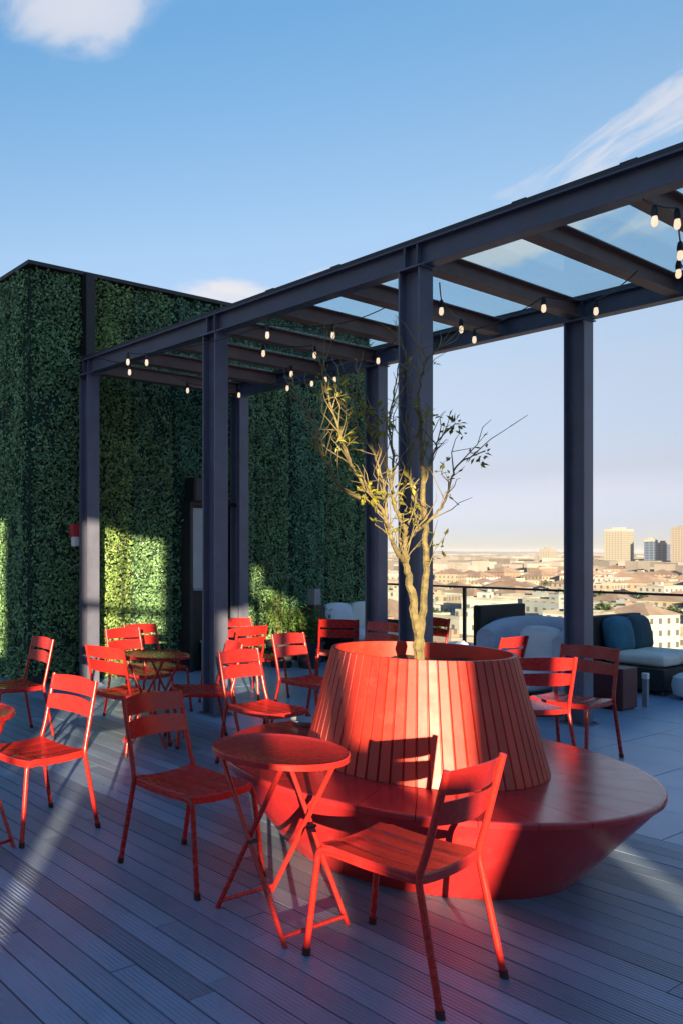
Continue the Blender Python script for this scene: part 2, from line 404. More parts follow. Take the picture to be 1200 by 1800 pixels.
# ---------------------------------------------------------------- mesh helpers
class MB:
    def __init__(self):
        self.v = []; self.f = []; self.s = []
    def add(self, vs, fs, smooth=False):
        o = len(self.v)
        self.v += [tuple(x) for x in vs]
        self.f += [tuple(i + o for i in q) for q in fs]
        self.s += [smooth] * len(fs)
    def box(self, c, size, mtx=None):
        x, y, z = size[0] / 2, size[1] / 2, size[2] / 2
        c = Vector(c)
        vs = [Vector((sx * x, sy * y, sz * z)) for sz in (-1, 1) for sy in (-1, 1) for sx in (-1, 1)]
        if mtx is not None:
            vs = [mtx @ p for p in vs]
        self.add([p + c for p in vs], [(0, 2, 3, 1), (4, 5, 7, 6), (0, 1, 5, 4), (2, 6, 7, 3), (0, 4, 6, 2), (1, 3, 7, 5)])
    def rbox(self, c, size, r, mtx=None, seg=3, puff=0.0):
        """rounded, slightly puffed box (cushions)"""
        n = 8
        hx, hy, hz = size[0] / 2, size[1] / 2, size[2] / 2
        vs = []; fs = []
        for ax in range(3):
            for sg in (-1, 1):
                base = len(vs)
                for i in range(n + 1):
                    for j in range(n + 1):
                        a = -1 + 2 * i / n; b = -1 + 2 * j / n
                        p = [0, 0, 0]; p[ax] = sg; p[(ax + 1) % 3] = a; p[(ax + 2) % 3] = b
                        q = Vector((p[0] * hx, p[1] * hy, p[2] * hz))
                        inner = Vector((max(-hx + r, min(hx - r, q.x)), max(-hy + r, min(hy - r, q.y)), max(-hz + r, min(hz - r, q.z))))
                        d = q - inner
                        if d.length > 1e-9:
                            q = inner + d.normalized() * r
                        if puff:
                            k = puff * (1 - a * a) * (1 - b * b)
                            q[ax] += sg * k
                        vs.append(q)
                for i in range(n):
                    for j in range(n):
                        q4 = (base + i * (n + 1) + j, base + (i + 1) * (n + 1) + j, base + (i + 1) * (n + 1) + j + 1, base + i * (n + 1) + j + 1)
                        fs.append(q4 if sg > 0 else q4[::-1])
        if mtx is not None:
            vs = [mtx @ p for p in vs]
        self.add([p + Vector(c) for p in vs], fs, True)
    def tube(self, pts, rad, n=10, cap=True, flat=1.0):
        pts = [Vector(p) for p in pts]
        if not isinstance(rad, (list, tuple)):
            rad = [rad] * len(pts)
        t0 = (pts[1] - pts[0]).normalized()
        up = Vector((0, 0, 1)) if abs(t0.z) < 0.9 else Vector((1, 0, 0))
        nx = t0.cross(up).normalized()
        vs = []; fs = []
        for i, p in enumerate(pts):
            if i == 0: t = pts[1] - pts[0]
            elif i == len(pts) - 1: t = pts[-1] - pts[-2]
            else: t = (pts[i + 1] - p).normalized() + (p - pts[i - 1]).normalized()
            t.normalize()
            nx = (nx - t * nx.dot(t)).normalized()
            ny = t.cross(nx)
            for k in range(n):
                a = 2 * pi * k / n
                vs.append(p + (nx * cos(a) + ny * sin(a) * flat) * rad[i])
        for i in range(len(pts) - 1):
            for k in range(n):
                k2 = (k + 1) % n
                fs.append((i * n + k, i * n + k2, (i + 1) * n + k2, (i + 1) * n + k))
        self.add(vs, fs, True)
        if cap:
            o = len(self.v) - len(vs)
            self.f.append(tuple(o + k for k in range(n))[::-1]); self.s.append(False)
            self.f.append(tuple(o + (len(pts) - 1) * n + k for k in range(n))); self.s.append(False)
    def lathe(self, prof, n=48, c=(0, 0, 0), smooth=True, close=False):
        vs = []; fs = []
        for (r, z) in prof:
            for k in range(n):
                a = 2 * pi * k / n
                vs.append((c[0] + r * cos(a), c[1] + r * sin(a), c[2] + z))
        m = len(prof)
        for i in range(m - 1 if not close else m):
            j = (i + 1) % m
            for k in range(n):
                k2 = (k + 1) % n
                fs.append((i * n + k, i * n + k2, j * n + k2, j * n + k))
        self.add(vs, fs, smooth)
    def prism(self, prof, p0, p1, side, up):
        """extrude a 2-D outline (side, up) from p0 to p1"""
        p0, p1, side, up = Vector(p0), Vector(p1), Vector(side), Vector(up)
        n = len(prof)
        vs = [p0 + side * a + up * b for a, b in prof] + [p1 + side * a + up * b for a, b in prof]
        fs = [(i, (i + 1) % n, n + (i + 1) % n, n + i) for i in range(n)]
        fs += [tuple(range(n))[::-1], tuple(range(n, 2 * n))]
        self.add(vs, fs)
    def leaf(self, p, d, nrm, ln, wd, fold=0.25):
        d = Vector(d).normalized(); nrm = Vector(nrm)
        s = d.cross(nrm)
        if s.length < 1e-4: s = d.orthogonal()
        s.normalize(); nn = s.cross(d)
        p = Vector(p)
        a = p; b = p + d * ln * 0.5 + s * wd * 0.5 + nn * wd * fold; c = p + d * ln; e = p + d * ln * 0.5 - s * wd * 0.5 + nn * wd * fold
        self.add([a, b, c, e], [(0, 1, 2), (0, 2, 3)])
    def build(self, name, material, parent=None, bevel=0.0, fixn=True):
        me = bpy.data.meshes.new(name)
        me.from_pydata(self.v, [], self.f)
        me.polygons.foreach_set('use_smooth', self.s)
        me.materials.append(material)
        me.update()
        if fixn:
            import bmesh
            bm = bmesh.new(); bm.from_mesh(me)
            bmesh.ops.recalc_face_normals(bm, faces=bm.faces)
            bm.to_mesh(me); bm.free()
        if any(self.s) and not all(len(q) == 3 for q in self.f):
            me.set_sharp_from_angle(angle=R(38))
        o = bpy.data.objects.new(name, me)
        COL.objects.link(o)
        if parent is not None:
            o.parent = parent
        if bevel:
            b = o.modifiers.new('bevel', 'BEVEL'); b.width = bevel; b.segments = 2; b.limit_method = 'ANGLE'; b.angle_limit = R(40)
        return o

def tag(o, label=None, cat=None, group=None, kind=None):
    if label: o['label'] = label
    if cat: o['category'] = cat
    if group: o['group'] = group
    if kind: o['kind'] = kind
    return o
def thing(name, label, cat, loc=(0, 0, 0), yaw=0.0, group=None):
    o = bpy.data.objects.new(name, None)
    COL.objects.link(o)
    o.location = loc; o.rotation_euler = (0, 0, yaw)
    o.empty_display_size = 0.1
    return tag(o, label, cat, group)
KIDS = {}
def copy_tree(o, parent=None):
    c = o.copy(); COL.objects.link(c)
    c.parent = parent
    for ch in list(o.children):
        copy_tree(ch, c)
    return c
def RZ(a):
    return Matrix.Rotation(a, 3, 'Z')

# ================================================================ the setting
U_EDGE_V = 5.07                                # deck ends here, paving begins
def build_deck():
    m = MB(); w = 0.124; gap = 0.008
    nrow = int((U_EDGE_V + 9.0) / w)
    for i in range(nrow):
        v1 = U_EDGE_V - 0.004 - i * w; v0 = v1 - w + gap
        u = -12.2 - random.random() * 2.4
        while u < 9:
            ln = 2.6
            a = max(u, -10.0 - 0.0); b = min(u + ln - 0.004, 9)
            if b > a + 0.05:
                dz = random.uniform(-0.0012, 0.0012)
                m.box(((a + b) / 2, (v0 + v1) / 2, -0.0125 + dz), (b - a, v1 - v0, 0.025))
            u += ln
    # local x = along U, local y = along V
    o = m.build('deck', M['deck'], fixn=False, bevel=0.0)
    o.matrix_world = Matrix(((U2.x, V2.x, 0, 0), (U2.y, V2.y, 0, 0), (0, 0, 1, 0), (0, 0, 0, 1)))
    return tag(o, kind='structure')
# the local frame (U, V, Z) is left-handed for z up, so the deck is mirrored: faces stay fine for shading
build_deck()
m = MB()
m.box((0, 0, -0.065), (21, 16, 0.06), None)
o = m.build('under_deck', M['under']); o.location = uv(-1.5, U_EDGE_V - 7.9, 0); o.rotation_euler = (0, 0, YAW_U); tag(o, kind='structure')

RAIL_V = 11.45
def build_paving():
    m = MB(); s = 0.6
    nu = int(24 / s); nv = int((RAIL_V + 0.25 - U_EDGE_V) / s) + 1
    for i in range(nu):
        for j in range(nv):
            v0 = U_EDGE_V + 0.004 + j * s; v1 = min(v0 + s - 0.005, RAIL_V + 0.3)
            u0 = -14 + i * s; u1 = u0 + s - 0.005
            if v1 - v0 < 0.03: continue
            c = uv((u0 + u1) / 2, (v0 + v1) / 2, -0.02 + random.uniform(-0.0008, 0.0008))
            m.box(c, (u1 - u0, v1 - v0, 0.04), RZ(YAW_U))
    o = m.build('paving', M['paving'])
    tag(o, kind='structure')
build_paving()
m = MB(); m.box((0, 0, -16.2), (24, 20, 32.0), None)
o = m.build('terrace_slab', M['concrete']); o.location = uv(-2.0, RAIL_V + 0.3 - 10.0, 0); o.rotation_euler = (0, 0, YAW_U); tag(o, kind='structure')

GZ = -32.0
m = MB(); s_ = 30000
m.add([(-s_, -2000, 0), (s_, -2000, 0), (s_, s_, 0), (-s_, s_, 0)], [(0, 1, 2, 3)])
o = m.build('ground', M['cityground']); o.location = (0, 0, GZ); tag(o, kind='structure')
m = MB()
n_ = 160; rows = []
for i in range(n_ + 1):
    x = -2000 + 16000 * i / n_
    hgt = 52 + 24 * mnoise.noise(Vector((x * 0.0006, 3.1, 0))) + 10 * mnoise.noise(Vector((x * 0.003, 9.1, 0)))
    k = 1 if x < 6500 else max(0.35, 1 - (x - 6500) / 5000)
    rows.append((x, max(20, hgt * k)))
vs = []; fs = []
for (x, hgt) in rows:
    vs += [(x, 10500, 0), (x, 11600, hgt), (x, 12700, 0)]
for i in range(n_):
    a = i * 3
    fs += [(a, a + 3, a + 4, a + 1), (a + 1, a + 4, a + 5, a + 2)]
m.add(vs, fs, True)
o = m.build('hills', M['hill']); o.location = (0, 0, GZ); tag(o, kind='structure')

# ---------------------------------------------------------------- city beyond the railing
PAL = [((0.34, 0.33, 0.26), 'cream'), ((0.37, 0.37, 0.34), 'pale stone'), ((0.30, 0.25, 0.19), 'tan'), ((0.26, 0.17, 0.13), 'brick red'), ((0.38, 0.39, 0.38), 'off-white'), ((0.23, 0.26, 0.28), 'grey')]
rng = random.Random(21)
def city():
    boxes = []
    y = 225.0; count = 0
    while y < 1150 and count < 285:
        pitch = 15 + y * 0.012
        x = y * 0.44
        while x < y * 0.86 and count < 285:
            w = pitch * rng.uniform(0.6, 0.92); d = pitch * rng.uniform(0.55, 0.9)
            h = rng.choice([7, 9, 10, 12, 12, 14, 17]) * rng.uniform(0.9, 1.1)
            if rng.random() < 0.88:
                col, cname = rng.choice(PAL)
                k = rng.uniform(0.85, 1.12)
                gabled = rng.random() < 0.5
                m = MB()
                m.box((0, 0, h / 2), (w, d, h))
                if not gabled:                       # parapet and stair head
                    m.box((w * rng.uniform(-.2, .2), d * rng.uniform(-.2, .2), h + 1.2), (w * 0.25, d * 0.25, 2.4))
                o = m.build('city_building', M['facade'], fixn=False)
                o.location = (x + rng.uniform(-3, 3), y + rng.uniform(-4, 4), GZ)
                o.rotation_euler = (0, 0, R(30) + rng.choice([0, 0, 0.2, -0.25]))
                o.color = (col[0] * k, col[1] * k, col[2] * k, 1)
                lab = '%s low-rise city building with %s, beyond the glass railing' % (cname, 'a terracotta hip roof' if gabled else 'a flat roof')
                tag(o, lab, 'building', 'low city buildings beyond the railing')
                r = MB()
                if gabled:
                    e = 0.5; hr = min(w, d) * 0.25
                    q = max(0.0, w / 2 - d / 2) if w > d else 0.0
                    q2 = max(0.0, d / 2 - w / 2) if d > w else 0.0
                    a = w / 2 + e; b = d / 2 + e
                    r.add([(-a, -b, 0), (a, -b, 0), (a, b, 0), (-a, b, 0), (-q, -q2, hr), (q + .01, q2 + .01, hr)],
                          [(0, 1, 5, 4) if w > d else (0, 1, 4), (1, 2, 5) if w > d else (1, 2, 5, 4), (2, 3, 4, 5) if w > d else (2, 3, 5), (3, 0, 4) if w > d else (3, 0, 4, 5), (3, 2, 1, 0)])
                    ro = r.build('roof', M['terracotta'], o)
                else:
                    r.box((0, 0, 0.1), (w - 0.6, d - 0.6, 0.2))
                    for sx, sy, bw, bd in ((0, -1, w + .1, .3), (0, 1, w + .1, .3), (-1, 0, .3, d - .5), (1, 0, .3, d - .5)):
                        r.box((sx * (w / 2 - .1), sy * (d / 2 - .1), 0.45), (bw, bd, 0.9))
                    ro = r.build('roof', M['flatroof'], o)
                ro.location = (0, 0, h + 0.003)
                count += 1
            x += pitch
        y += pitch * 0.95
    # everything further off: one mass
    m = MB()
    yy = y
    while yy < 9000:
        pitch = 24 + (yy - 800) * 0.022
        x = yy * 0.30
        while x < yy * 0.95:
            if rng.random() < 0.9:
                w = pitch * rng.uniform(0.5, 0.95); d = pitch * rng.uniform(0.4, 0.8)
                h = rng.choice([10, 13, 16, 18, 20, 22]) * rng.uniform(0.9, 1.15) * (1.25 if rng.random() < 0.06 else 1)
                m.box((x + rng.uniform(-.3, .3) * pitch, yy + rng.uniform(-.3, .3) * pitch, GZ + h / 2), (w, d, h), RZ(R(30) + rng.uniform(-.2, .2)))
            x += pitch
        yy += pitch * 1.05
    o = m.build('far_city', M['far'], fixn=False)
    tag(o, 'dense mass of pale distant city blocks reaching to the horizon', 'city', kind='stuff')
    # roofs of the far mass in terracotta
    # towers
    def tower(label, px0, px1, ytop, Y, mt, depth, extra=None, yaw=R(30), ypx=1008):
        X0 = (px0 - CX) / F_PX * Y; X1 = (px1 - CX) / F_PX * Y
        wvis = X1 - X0
        h = (HZ - ytop) / F_PX * Y + EYE - GZ
        t = thing('tower_block', label, 'tower', ((X0 + X1) / 2, Y, GZ), yaw, 'towers on the skyline')
        w = wvis / (cos(yaw) + depth * sin(yaw)); d = w * depth
        b = MB(); b.box((0, 0, h / 2), (w, d, h)); b.build('shaft', mt, t)
        c = MB(); c.box((0, 0, 1.5), (w * 0.98, d * 0.98, 3)); c.box((0, 0, 4.5), (w * 0.45, d * 0.5, 3))
        co = c.build('roof_plant', M['flatroof'], t); co.location = (0, 0, h + 0.02)
        return t
    tower('tall pale slab tower with vertical window bands, nearest the right-hand pergola post', 1063, 1112, 934, 1300, M['tower_pale'], 0.7)
    tower('dark blue glass tower, the left of the blue pair', 1133, 1154, 952, 1250, M['tower_blue'], 0.9)
    tower('dark blue glass tower touching the beige tower on the right edge', 1155, 1176, 957, 1290, M['tower_blue'], 0.9)
    tower('beige tower with a stepped top at the right edge of the view', 1180, 1226, 930, 1200, M['tower_beige'], 0.7)
    tower('short cream block rising above the roofs left of the pergola post', 948, 976, 968, 1400, M['tower_pale'], 0.8)
    tower('small grey-blue block low between the pale tower and the blue towers', 1113, 1125, 992, 1200, M['tower_blue'], 0.8)
    # city trees
    protos = []
    for k in range(3):
        m = MB(); r_ = random.Random(50 + k)
        m.tube([(0, 0, 0), (0.1, 0, 2.5), (0, 0.1, 5)], [0.35, 0.28, 0.2], 6)
        t = thing('city_tree', 'x', 'tree', (0, 0, 0))
        m.build('trunk', M['trunk_far'], t)
        m = MB()
        for _ in range(360):
            a = r_.random() * 2 * pi; zz = r_.uniform(-1, 1); rr = r_.random() ** 0.4
            k2 = 1 + 0.35 * mnoise.noise(Vector((cos(a) * 2 + k, sin(a) * 2, zz * 2)))
            p = Vector((cos(a) * sqrt(1 - zz * zz) * rr * 3.2 * k2, sin(a) * sqrt(1 - zz * zz) * rr * 3.2 * k2, 6 + zz * rr * 3.4 * k2))
            m.leaf(p, (r_.uniform(-1, 1), r_.uniform(-1, 1), r_.uniform(-1, .6)), (r_.uniform(-1, 1), r_.uniform(-1, 1), 1), 1.2, 0.9)
        m.build('crown', M['citytree'], t, fixn=False)
        protos.append(t)
    first = [True] * 3
    for k in range(70):
        Y = rng.uniform(230, 560); X = Y * rng.uniform(0.47, 0.83)
        if k < 8:
            Y = rng.uniform(270, 330); X = Y * rng.uniform(0.53, 0.57)
        q = k % 3
        t = protos[q] if first[q] else copy_tree(protos[q])
        first[q] = False
        t.location = (X, Y, GZ); t.rotation_euler = (0, 0, rng.random() * 6)
        s = rng.uniform(0.8, 1.4); t.scale = (s, s, s * 1.2)
        tag(t, 'dark green street tree among the cream buildings below the glass railing', 'tree', 'street trees in the city below')
city()

# ---------------------------------------------------------------- green wall
WU = to_uv(-0.266, 9.346)[0]                   # the wall's plane
WV0 = to_uv(-0.067, 9.463)[1] - 0.06           # its corner
WV1 = to_uv(5.18, 12.55)[1]
WH = 4.93
def leaf_panel(name, wd, ht, dens, seed, mt, parent, ln=0.047, bulge=0.10):
    """local x = along wall, local y = out of wall (towards -y), z up"""
    r = random.Random(seed); m = MB()
    for _ in range(int(wd * ht * dens)):
        x = r.random() * wd; z = r.random() * ht
        c = mnoise.noise(Vector((x * 3.2 + seed * 3, z * 2.2, 0.3)))
        f = mnoise.noise(Vector((x * 8 + seed, z * 8, 4.3)))
        if c + 0.6 * f < -0.42 and r.random() < 0.75:
            continue                                  # thin spots where the backing shows
        b = bulge * (0.45 + 0.55 * c) + 0.025 * f
        b = max(0.012, b)
        e = min(x, wd - x)
        if e < 0.05: b *= 0.2
        if e < 0.025 and r.random() < 0.7: continue
        k = r.uniform(0.3, 1.15)
        lnn = ln * r.uniform(0.7, 1.25)
        d = (r.uniform(-1, 1), -r.uniform(0.0, 0.45), r.uniform(-1, 0.9))
        if r.random() < 0.03:                         # stray shoots
            k = r.uniform(1.3, 1.9); d = (r.uniform(-.6, .6), -1, r.uniform(-.2, .9)); lnn *= 1.3
        m.leaf((x, -b * k - 0.005, z), d, (r.uniform(-.5, .5), -1, r.uniform(0, 0.9)), lnn, lnn * r.uniform(0.42, 0.62))
    return m.build(name, mt, parent, fixn=False)
def hedge_wall():
    t = thing('hedge_wall', 'tall wall covered in dark green boxwood panels at the end of the terrace', 'hedge wall', uv(WU, WV0, 0), YAW_V)
    # local x = along V; local -y = +U (towards the camera)
    L = WV1 - WV0; D = 3.2
    b = MB(); b.box((L / 2 + 0.001, D / 2, WH / 2), (L, D, WH)); b.build('wall_core', M['hedge_b'], t)
    pw = 0.72; protos = {}
    n = int(math.ceil(L / pw))
    for i in range(n):
        w = min(pw, L - i * pw)
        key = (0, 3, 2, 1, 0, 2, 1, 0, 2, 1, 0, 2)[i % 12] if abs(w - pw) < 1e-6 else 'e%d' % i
        if key in protos:
            o = protos[key].copy(); COL.objects.link(o)
            o.parent = t
        else:
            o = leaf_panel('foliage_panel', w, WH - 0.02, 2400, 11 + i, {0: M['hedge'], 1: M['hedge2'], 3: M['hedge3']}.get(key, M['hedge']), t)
            protos[key] = o
        o.location = (i * pw, (0, -0.035, 0.0, -0.02, -0.045)[i % 5], 0)
    # return face on the left: local +x -> faces -V
    for i in range(4):
        o = protos[i % 3].copy(); COL.objects.link(o); o.parent = t
        o.rotation_euler = (0, 0, -pi / 2)
        o.location = (0, (i + 1) * pw, 0)
    c = MB(); c.box((L / 2, D / 2 - 0.02, WH + 0.025), (L + 0.14, D + 0.14, 0.05)); c.build('coping', M['dark'], t, bevel=0.006)
    sk = MB(); sk.box((L / 2, -0.035, 0.05), (L, 0.03, 0.10)); sk.build('skirting', M['dark'], t)
    return t
HW = hedge_wall()
def wall_pt(px, z, out=0.0):
    """point on the wall's face at photo column px"""
    k = (px - CX) / F_PX
    p = uv(WU, 0); # X = k Y along p + v V2
    v = (k * p.y - p.x) / (V2.x - k * V2.y)
    q = uv(WU + out, v, z)
    return q, v
def zpx(py, Y):
    return EYE + (HZ - py) / F_PX * Y

# black steel column against the wall, with a small pale camera
q, v_ = wall_pt(144, 0, 0.15)
t = thing('steel_column', 'black full-height steel column fixed to the green wall behind the end pergola post', 'column', q, YAW_V)
m = MB(); m.box((0, 0, WH / 2), (0.13, 0.10, WH - 0.01)); m.build('shaft', M['black'], t, bevel=0.004)
q, v_ = wall_pt(157, 3.9, 0.24)
t = thing('security_camera', 'small pale box camera high on the green wall above the pergola corner', 'camera', q, YAW_V)
m = MB(); m.box((0, 0, 0), (0.08, 0.14, 0.17)); m.build('housing', M['white'], t, bevel=0.01)
m = MB(); m.tube([(0, 0.06, 0), (0, 0.16, 0.02)], 0.015, 8); m.build('bracket', M['dark'], t)
# fire alarm
q, v_ = wall_pt(115, 1.75, 0.20)
t = thing('fire_alarm', 'small red alarm box with white lower half on the dark green wall', 'alarm', q, YAW_V)
m = MB(); m.box((0, 0, 0.07), (0.11, 0.07, 0.15)); m.build('red_housing', M['alarm_red'], t, bevel=0.008)
m = MB(); m.box((0.01, -0.002, -0.065), (0.085, 0.06, 0.115)); m.build('white_housing', M['white'], t, bevel=0.008)
# doorway
q, v_ = wall_pt(312, 0, 0.20)
t = thing('service_door', 'dark doorway with a grey leaf cut into the green wall behind a pergola post', 'door', q, YAW_V)
DW, DH = 0.92, 2.17
m = MB()
m.box((0.02, 0.06, DH / 2), (0.05, 0.24, DH)); m.box((DW - 0.02, 0.06, DH / 2), (0.05, 0.24, DH)); m.box((DW / 2, 0.06, DH + 0.025), (DW + 0.01, 0.24, 0.05))
m.build('door_frame', M['dark'], t, bevel=0.004)
m = MB(); m.box((DW / 2, 0.0, DH / 2), (DW - 0.09, 0.02, DH - 0.002)); m.build('opening_shade', M['black'], t)  # flat black sheet painted as the shade inside the opening
m = MB(); m.box((0.155, -0.03, 1.08 + 0.53), (0.21, 0.03, 1.05)); m.build('glazed_leaf', M['doorgrey'], t, bevel=0.004)
m = MB(); m.box((0.20, -0.045, 1.07), (0.30, 0.05, 0.03)); m.build('push_bar', M['greybox'], t, bevel=0.004)
m = MB(); m.tube([(0.27, -0.05, 1.45), (0.27, -0.10, 1.45), (0.27, -0.10, 1.58), (0.27, -0.05, 1.58)], 0.012, 8); m.build('handle', M['greybox'], t)
q, v_ = wall_pt(323, 2.37, 0.26)
t = thing('loudspeaker', 'black box loudspeaker mounted on the green wall above the doorway', 'speaker', q, YAW_V)
m = MB(); m.box((0, 0, 0), (0.26, 0.2, 0.31)); m.build('cabinet', M['black'], t, bevel=0.012)
m = MB(); m.box((0, -0.103, 0), (0.22, 0.01, 0.27)); m.build('grille', M['dark'], t)
q, v_ = wall_pt(347, 2.37, 0.24)
t = thing('wall_sign', 'plain white upright sign panel beside the black loudspeaker', 'sign', q, YAW_V)
m = MB(); m.box((0, 0, 0), (0.10, 0.05, 0.31)); m.build('panel', M['white'], t, bevel=0.004)

# ---------------------------------------------------------------- pergola
PZ0, PZ1 = 3.65, 3.83
THP = R(32.2)                                  # the pergola stands a touch askew to the boards
VP = Vector((cos(THP), sin(THP), 0)); UP = Vector((sin(THP), -cos(THP), 0))
YAW_P = atan2(UP.y, UP.x)
def uvp(u, v, z=0.0):
    return UP * u + VP * v + Vector((0, 0, z))
def to_uvp(x, y):
    p = Vector((x, y, 0))
    return p.dot(UP), p.dot(VP)
PFV = (to_uvp(2.78, 5.958)[1] + to_uvp(.567, 9.38)[1] + to_uvp(1.676, 7.695)[1]) / 3
PRV = (to_uvp(4.849, 7.187)[1] + to_uvp(3.83, 8.96)[1] + to_uvp(2.714, 10.71)[1]) / 3
PU = [to_uvp(.567, 9.38)[0]]
PU0 = (to_uvp(2.78, 5.958)[0] + to_uvp(4.849, 7.187)[0]) / 2
BAY = 2.06
PUS = [PU0 - 2 * BAY, PU0 - BAY, PU0, PU0 + BAY]
def h_prof(b, h, tf, tw):
    return [(-b / 2, -h / 2), (b / 2, -h / 2), (b / 2, -h / 2 + tf), (tw / 2, -h / 2 + tf), (tw / 2, h / 2 - tf), (b / 2, h / 2 - tf), (b / 2, h / 2), (-b / 2, h / 2), (-b / 2, h / 2 - tf), (-tw / 2, h / 2 - tf), (-tw / 2, -h / 2 + tf), (-b / 2, -h / 2 + tf)]
pg = thing('pergola', 'blue-grey steel pergola with a glass roof over the right half of the terrace', 'pergola', uvp(PU0 - BAY, (PFV + PRV) / 2, 0), 0)
PO = pg.location.copy()
def L(p):
    return Vector(p) - PO
zup = Vector((0, 0, 1))
def beam(name, p0, p1, b, h, mt, tf=0.014, tw=0.012):
    p0 = Vector(p0); p1 = Vector(p1)
    d = (p1 - p0).normalized(); side = d.cross(zup).normalized()
    m = MB(); m.prism(h_prof(b, h, tf, tw), L(p0), L(p1), side, zup)
    return m.build(name, mt, pg, bevel=0.002)
UA, UB = PUS[0] - 0.10, PUS[3] + 0.3
zc = (PZ0 + PZ1) / 2
beam('long_beam', uvp(UA, PFV, zc), uvp(UB, PFV, zc), 0.13, PZ1 - PZ0, M['beam'])
beam('long_beam', uvp(UA, PRV, zc), uvp(UB, PRV, zc), 0.13, PZ1 - PZ0, M['beam'])
for v in (PFV, PRV):
    for u in PUS:
        m = MB(); m.prism(h_prof(0.17, 0.17, 0.014, 0.012), L(uvp(u, v, 0.013)), L(uvp(u, v, PZ0 - 0.013)), VP, UP)
        o = m.build('post', M['steel'], pg, bevel=0.003)
        m = MB(); m.box(L(uvp(u, v, 0.006)), (0.24, 0.24, 0.012), RZ(YAW_P)); 
        for sx in (-1, 1):
            for sy in (-1, 1):
                m.box(L(uvp(u + sx * .095, v + sy * .095, 0.020)), (0.025, 0.025, 0.016), RZ(YAW_P))
        m.build('base_plate', M['steel'], o)
        m = MB(); m.box(L(uvp(u, v, PZ0 - 0.007)), (0.20, 0.20, 0.012), RZ(YAW_P)); m.build('cap_plate', M['steel'], o)
cus = []
for i in range(3):
    for k in range(3):
        cus.append(PUS[i] + BAY * k / 3 + (0.06 if (i == 2 and k == 1) else 0))
cus.append(PUS[3])
for u in cus:
    beam('cross_beam', uvp(u, PFV + 0.067, zc + 0.004), uvp(u, PRV - 0.067, zc + 0.004), 0.10, 0.15, M['cross'], 0.012, 0.01)
for v in (PFV, PRV):                             # welded stiffeners over the posts
    for u in PUS:
        for sg in (-1, 1):
            for du in (-0.05, 0.05):
                m = MB(); m.box(L(uvp(u + du, v + sg * 0.0345, zc)), (0.010, 0.055, PZ1 - PZ0 - 0.03), RZ(YAW_P)); m.build('stiffener', M['beam'], pg)
for v in (PFV, PRV):                             # thin capping strips hold the glass
    m = MB(); m.box(L(uvp((UA + UB) / 2, v, PZ1 + 0.02)), (UB - UA + 0.04, 0.10, 0.034), RZ(YAW_P)); m.build('capping', M['dark'], pg)
for a, b in zip(cus[:-1], cus[1:]):
    m = MB(); m.box(L(uvp((a + b) / 2, (PFV + PRV) / 2, PZ1 + 0.012)), (b - a - 0.02, PRV - PFV - 0.12, 0.012), RZ(YAW_P))
    m.build('glass_panel', M['glass'], pg)
for u in (cus[0], cus[2], cus[4], cus[5], cus[7], cus[8]):
    m = MB(); m.box(L(uvp(u, PFV, PZ1 + 0.045)), (0.09, 0.05, 0.02), RZ(YAW_P)); m.build('glass_clip', M['black'], pg)

# ---------------------------------------------------------------- glass railing
rl = thing('glass_railing', 'glass railing with a thin dark top rail along the terrace edge facing the city', 'railing', uv(-5, RAIL_V, 0), YAW_U)
R0, R1 = -5.0, 9.0
m = MB(); m.box(((R0 + R1) / 2, 0, 1.045), (R1 - R0, 0.05, 0.03)); m.build('top_rail', M['dark'], rl, bevel=0.004)
m = MB(); m.box(((R0 + R1) / 2, 0, 0.07), (R1 - R0, 0.12, 0.14)); m.build('base_channel', M['dark'], rl, bevel=0.004)
x = R0
while x < R1 - 0.1:
    m = MB(); m.box((x + 0.75, 0, 0.586), (1.485, 0.014, 0.886)); m.build('glass_pane', M['railglass'], rl)
    m = MB(); m.box((x, 0.0, 0.585), (0.035, 0.045, 0.888)); m.build('baluster', M['dark'], rl)
    x += 1.5

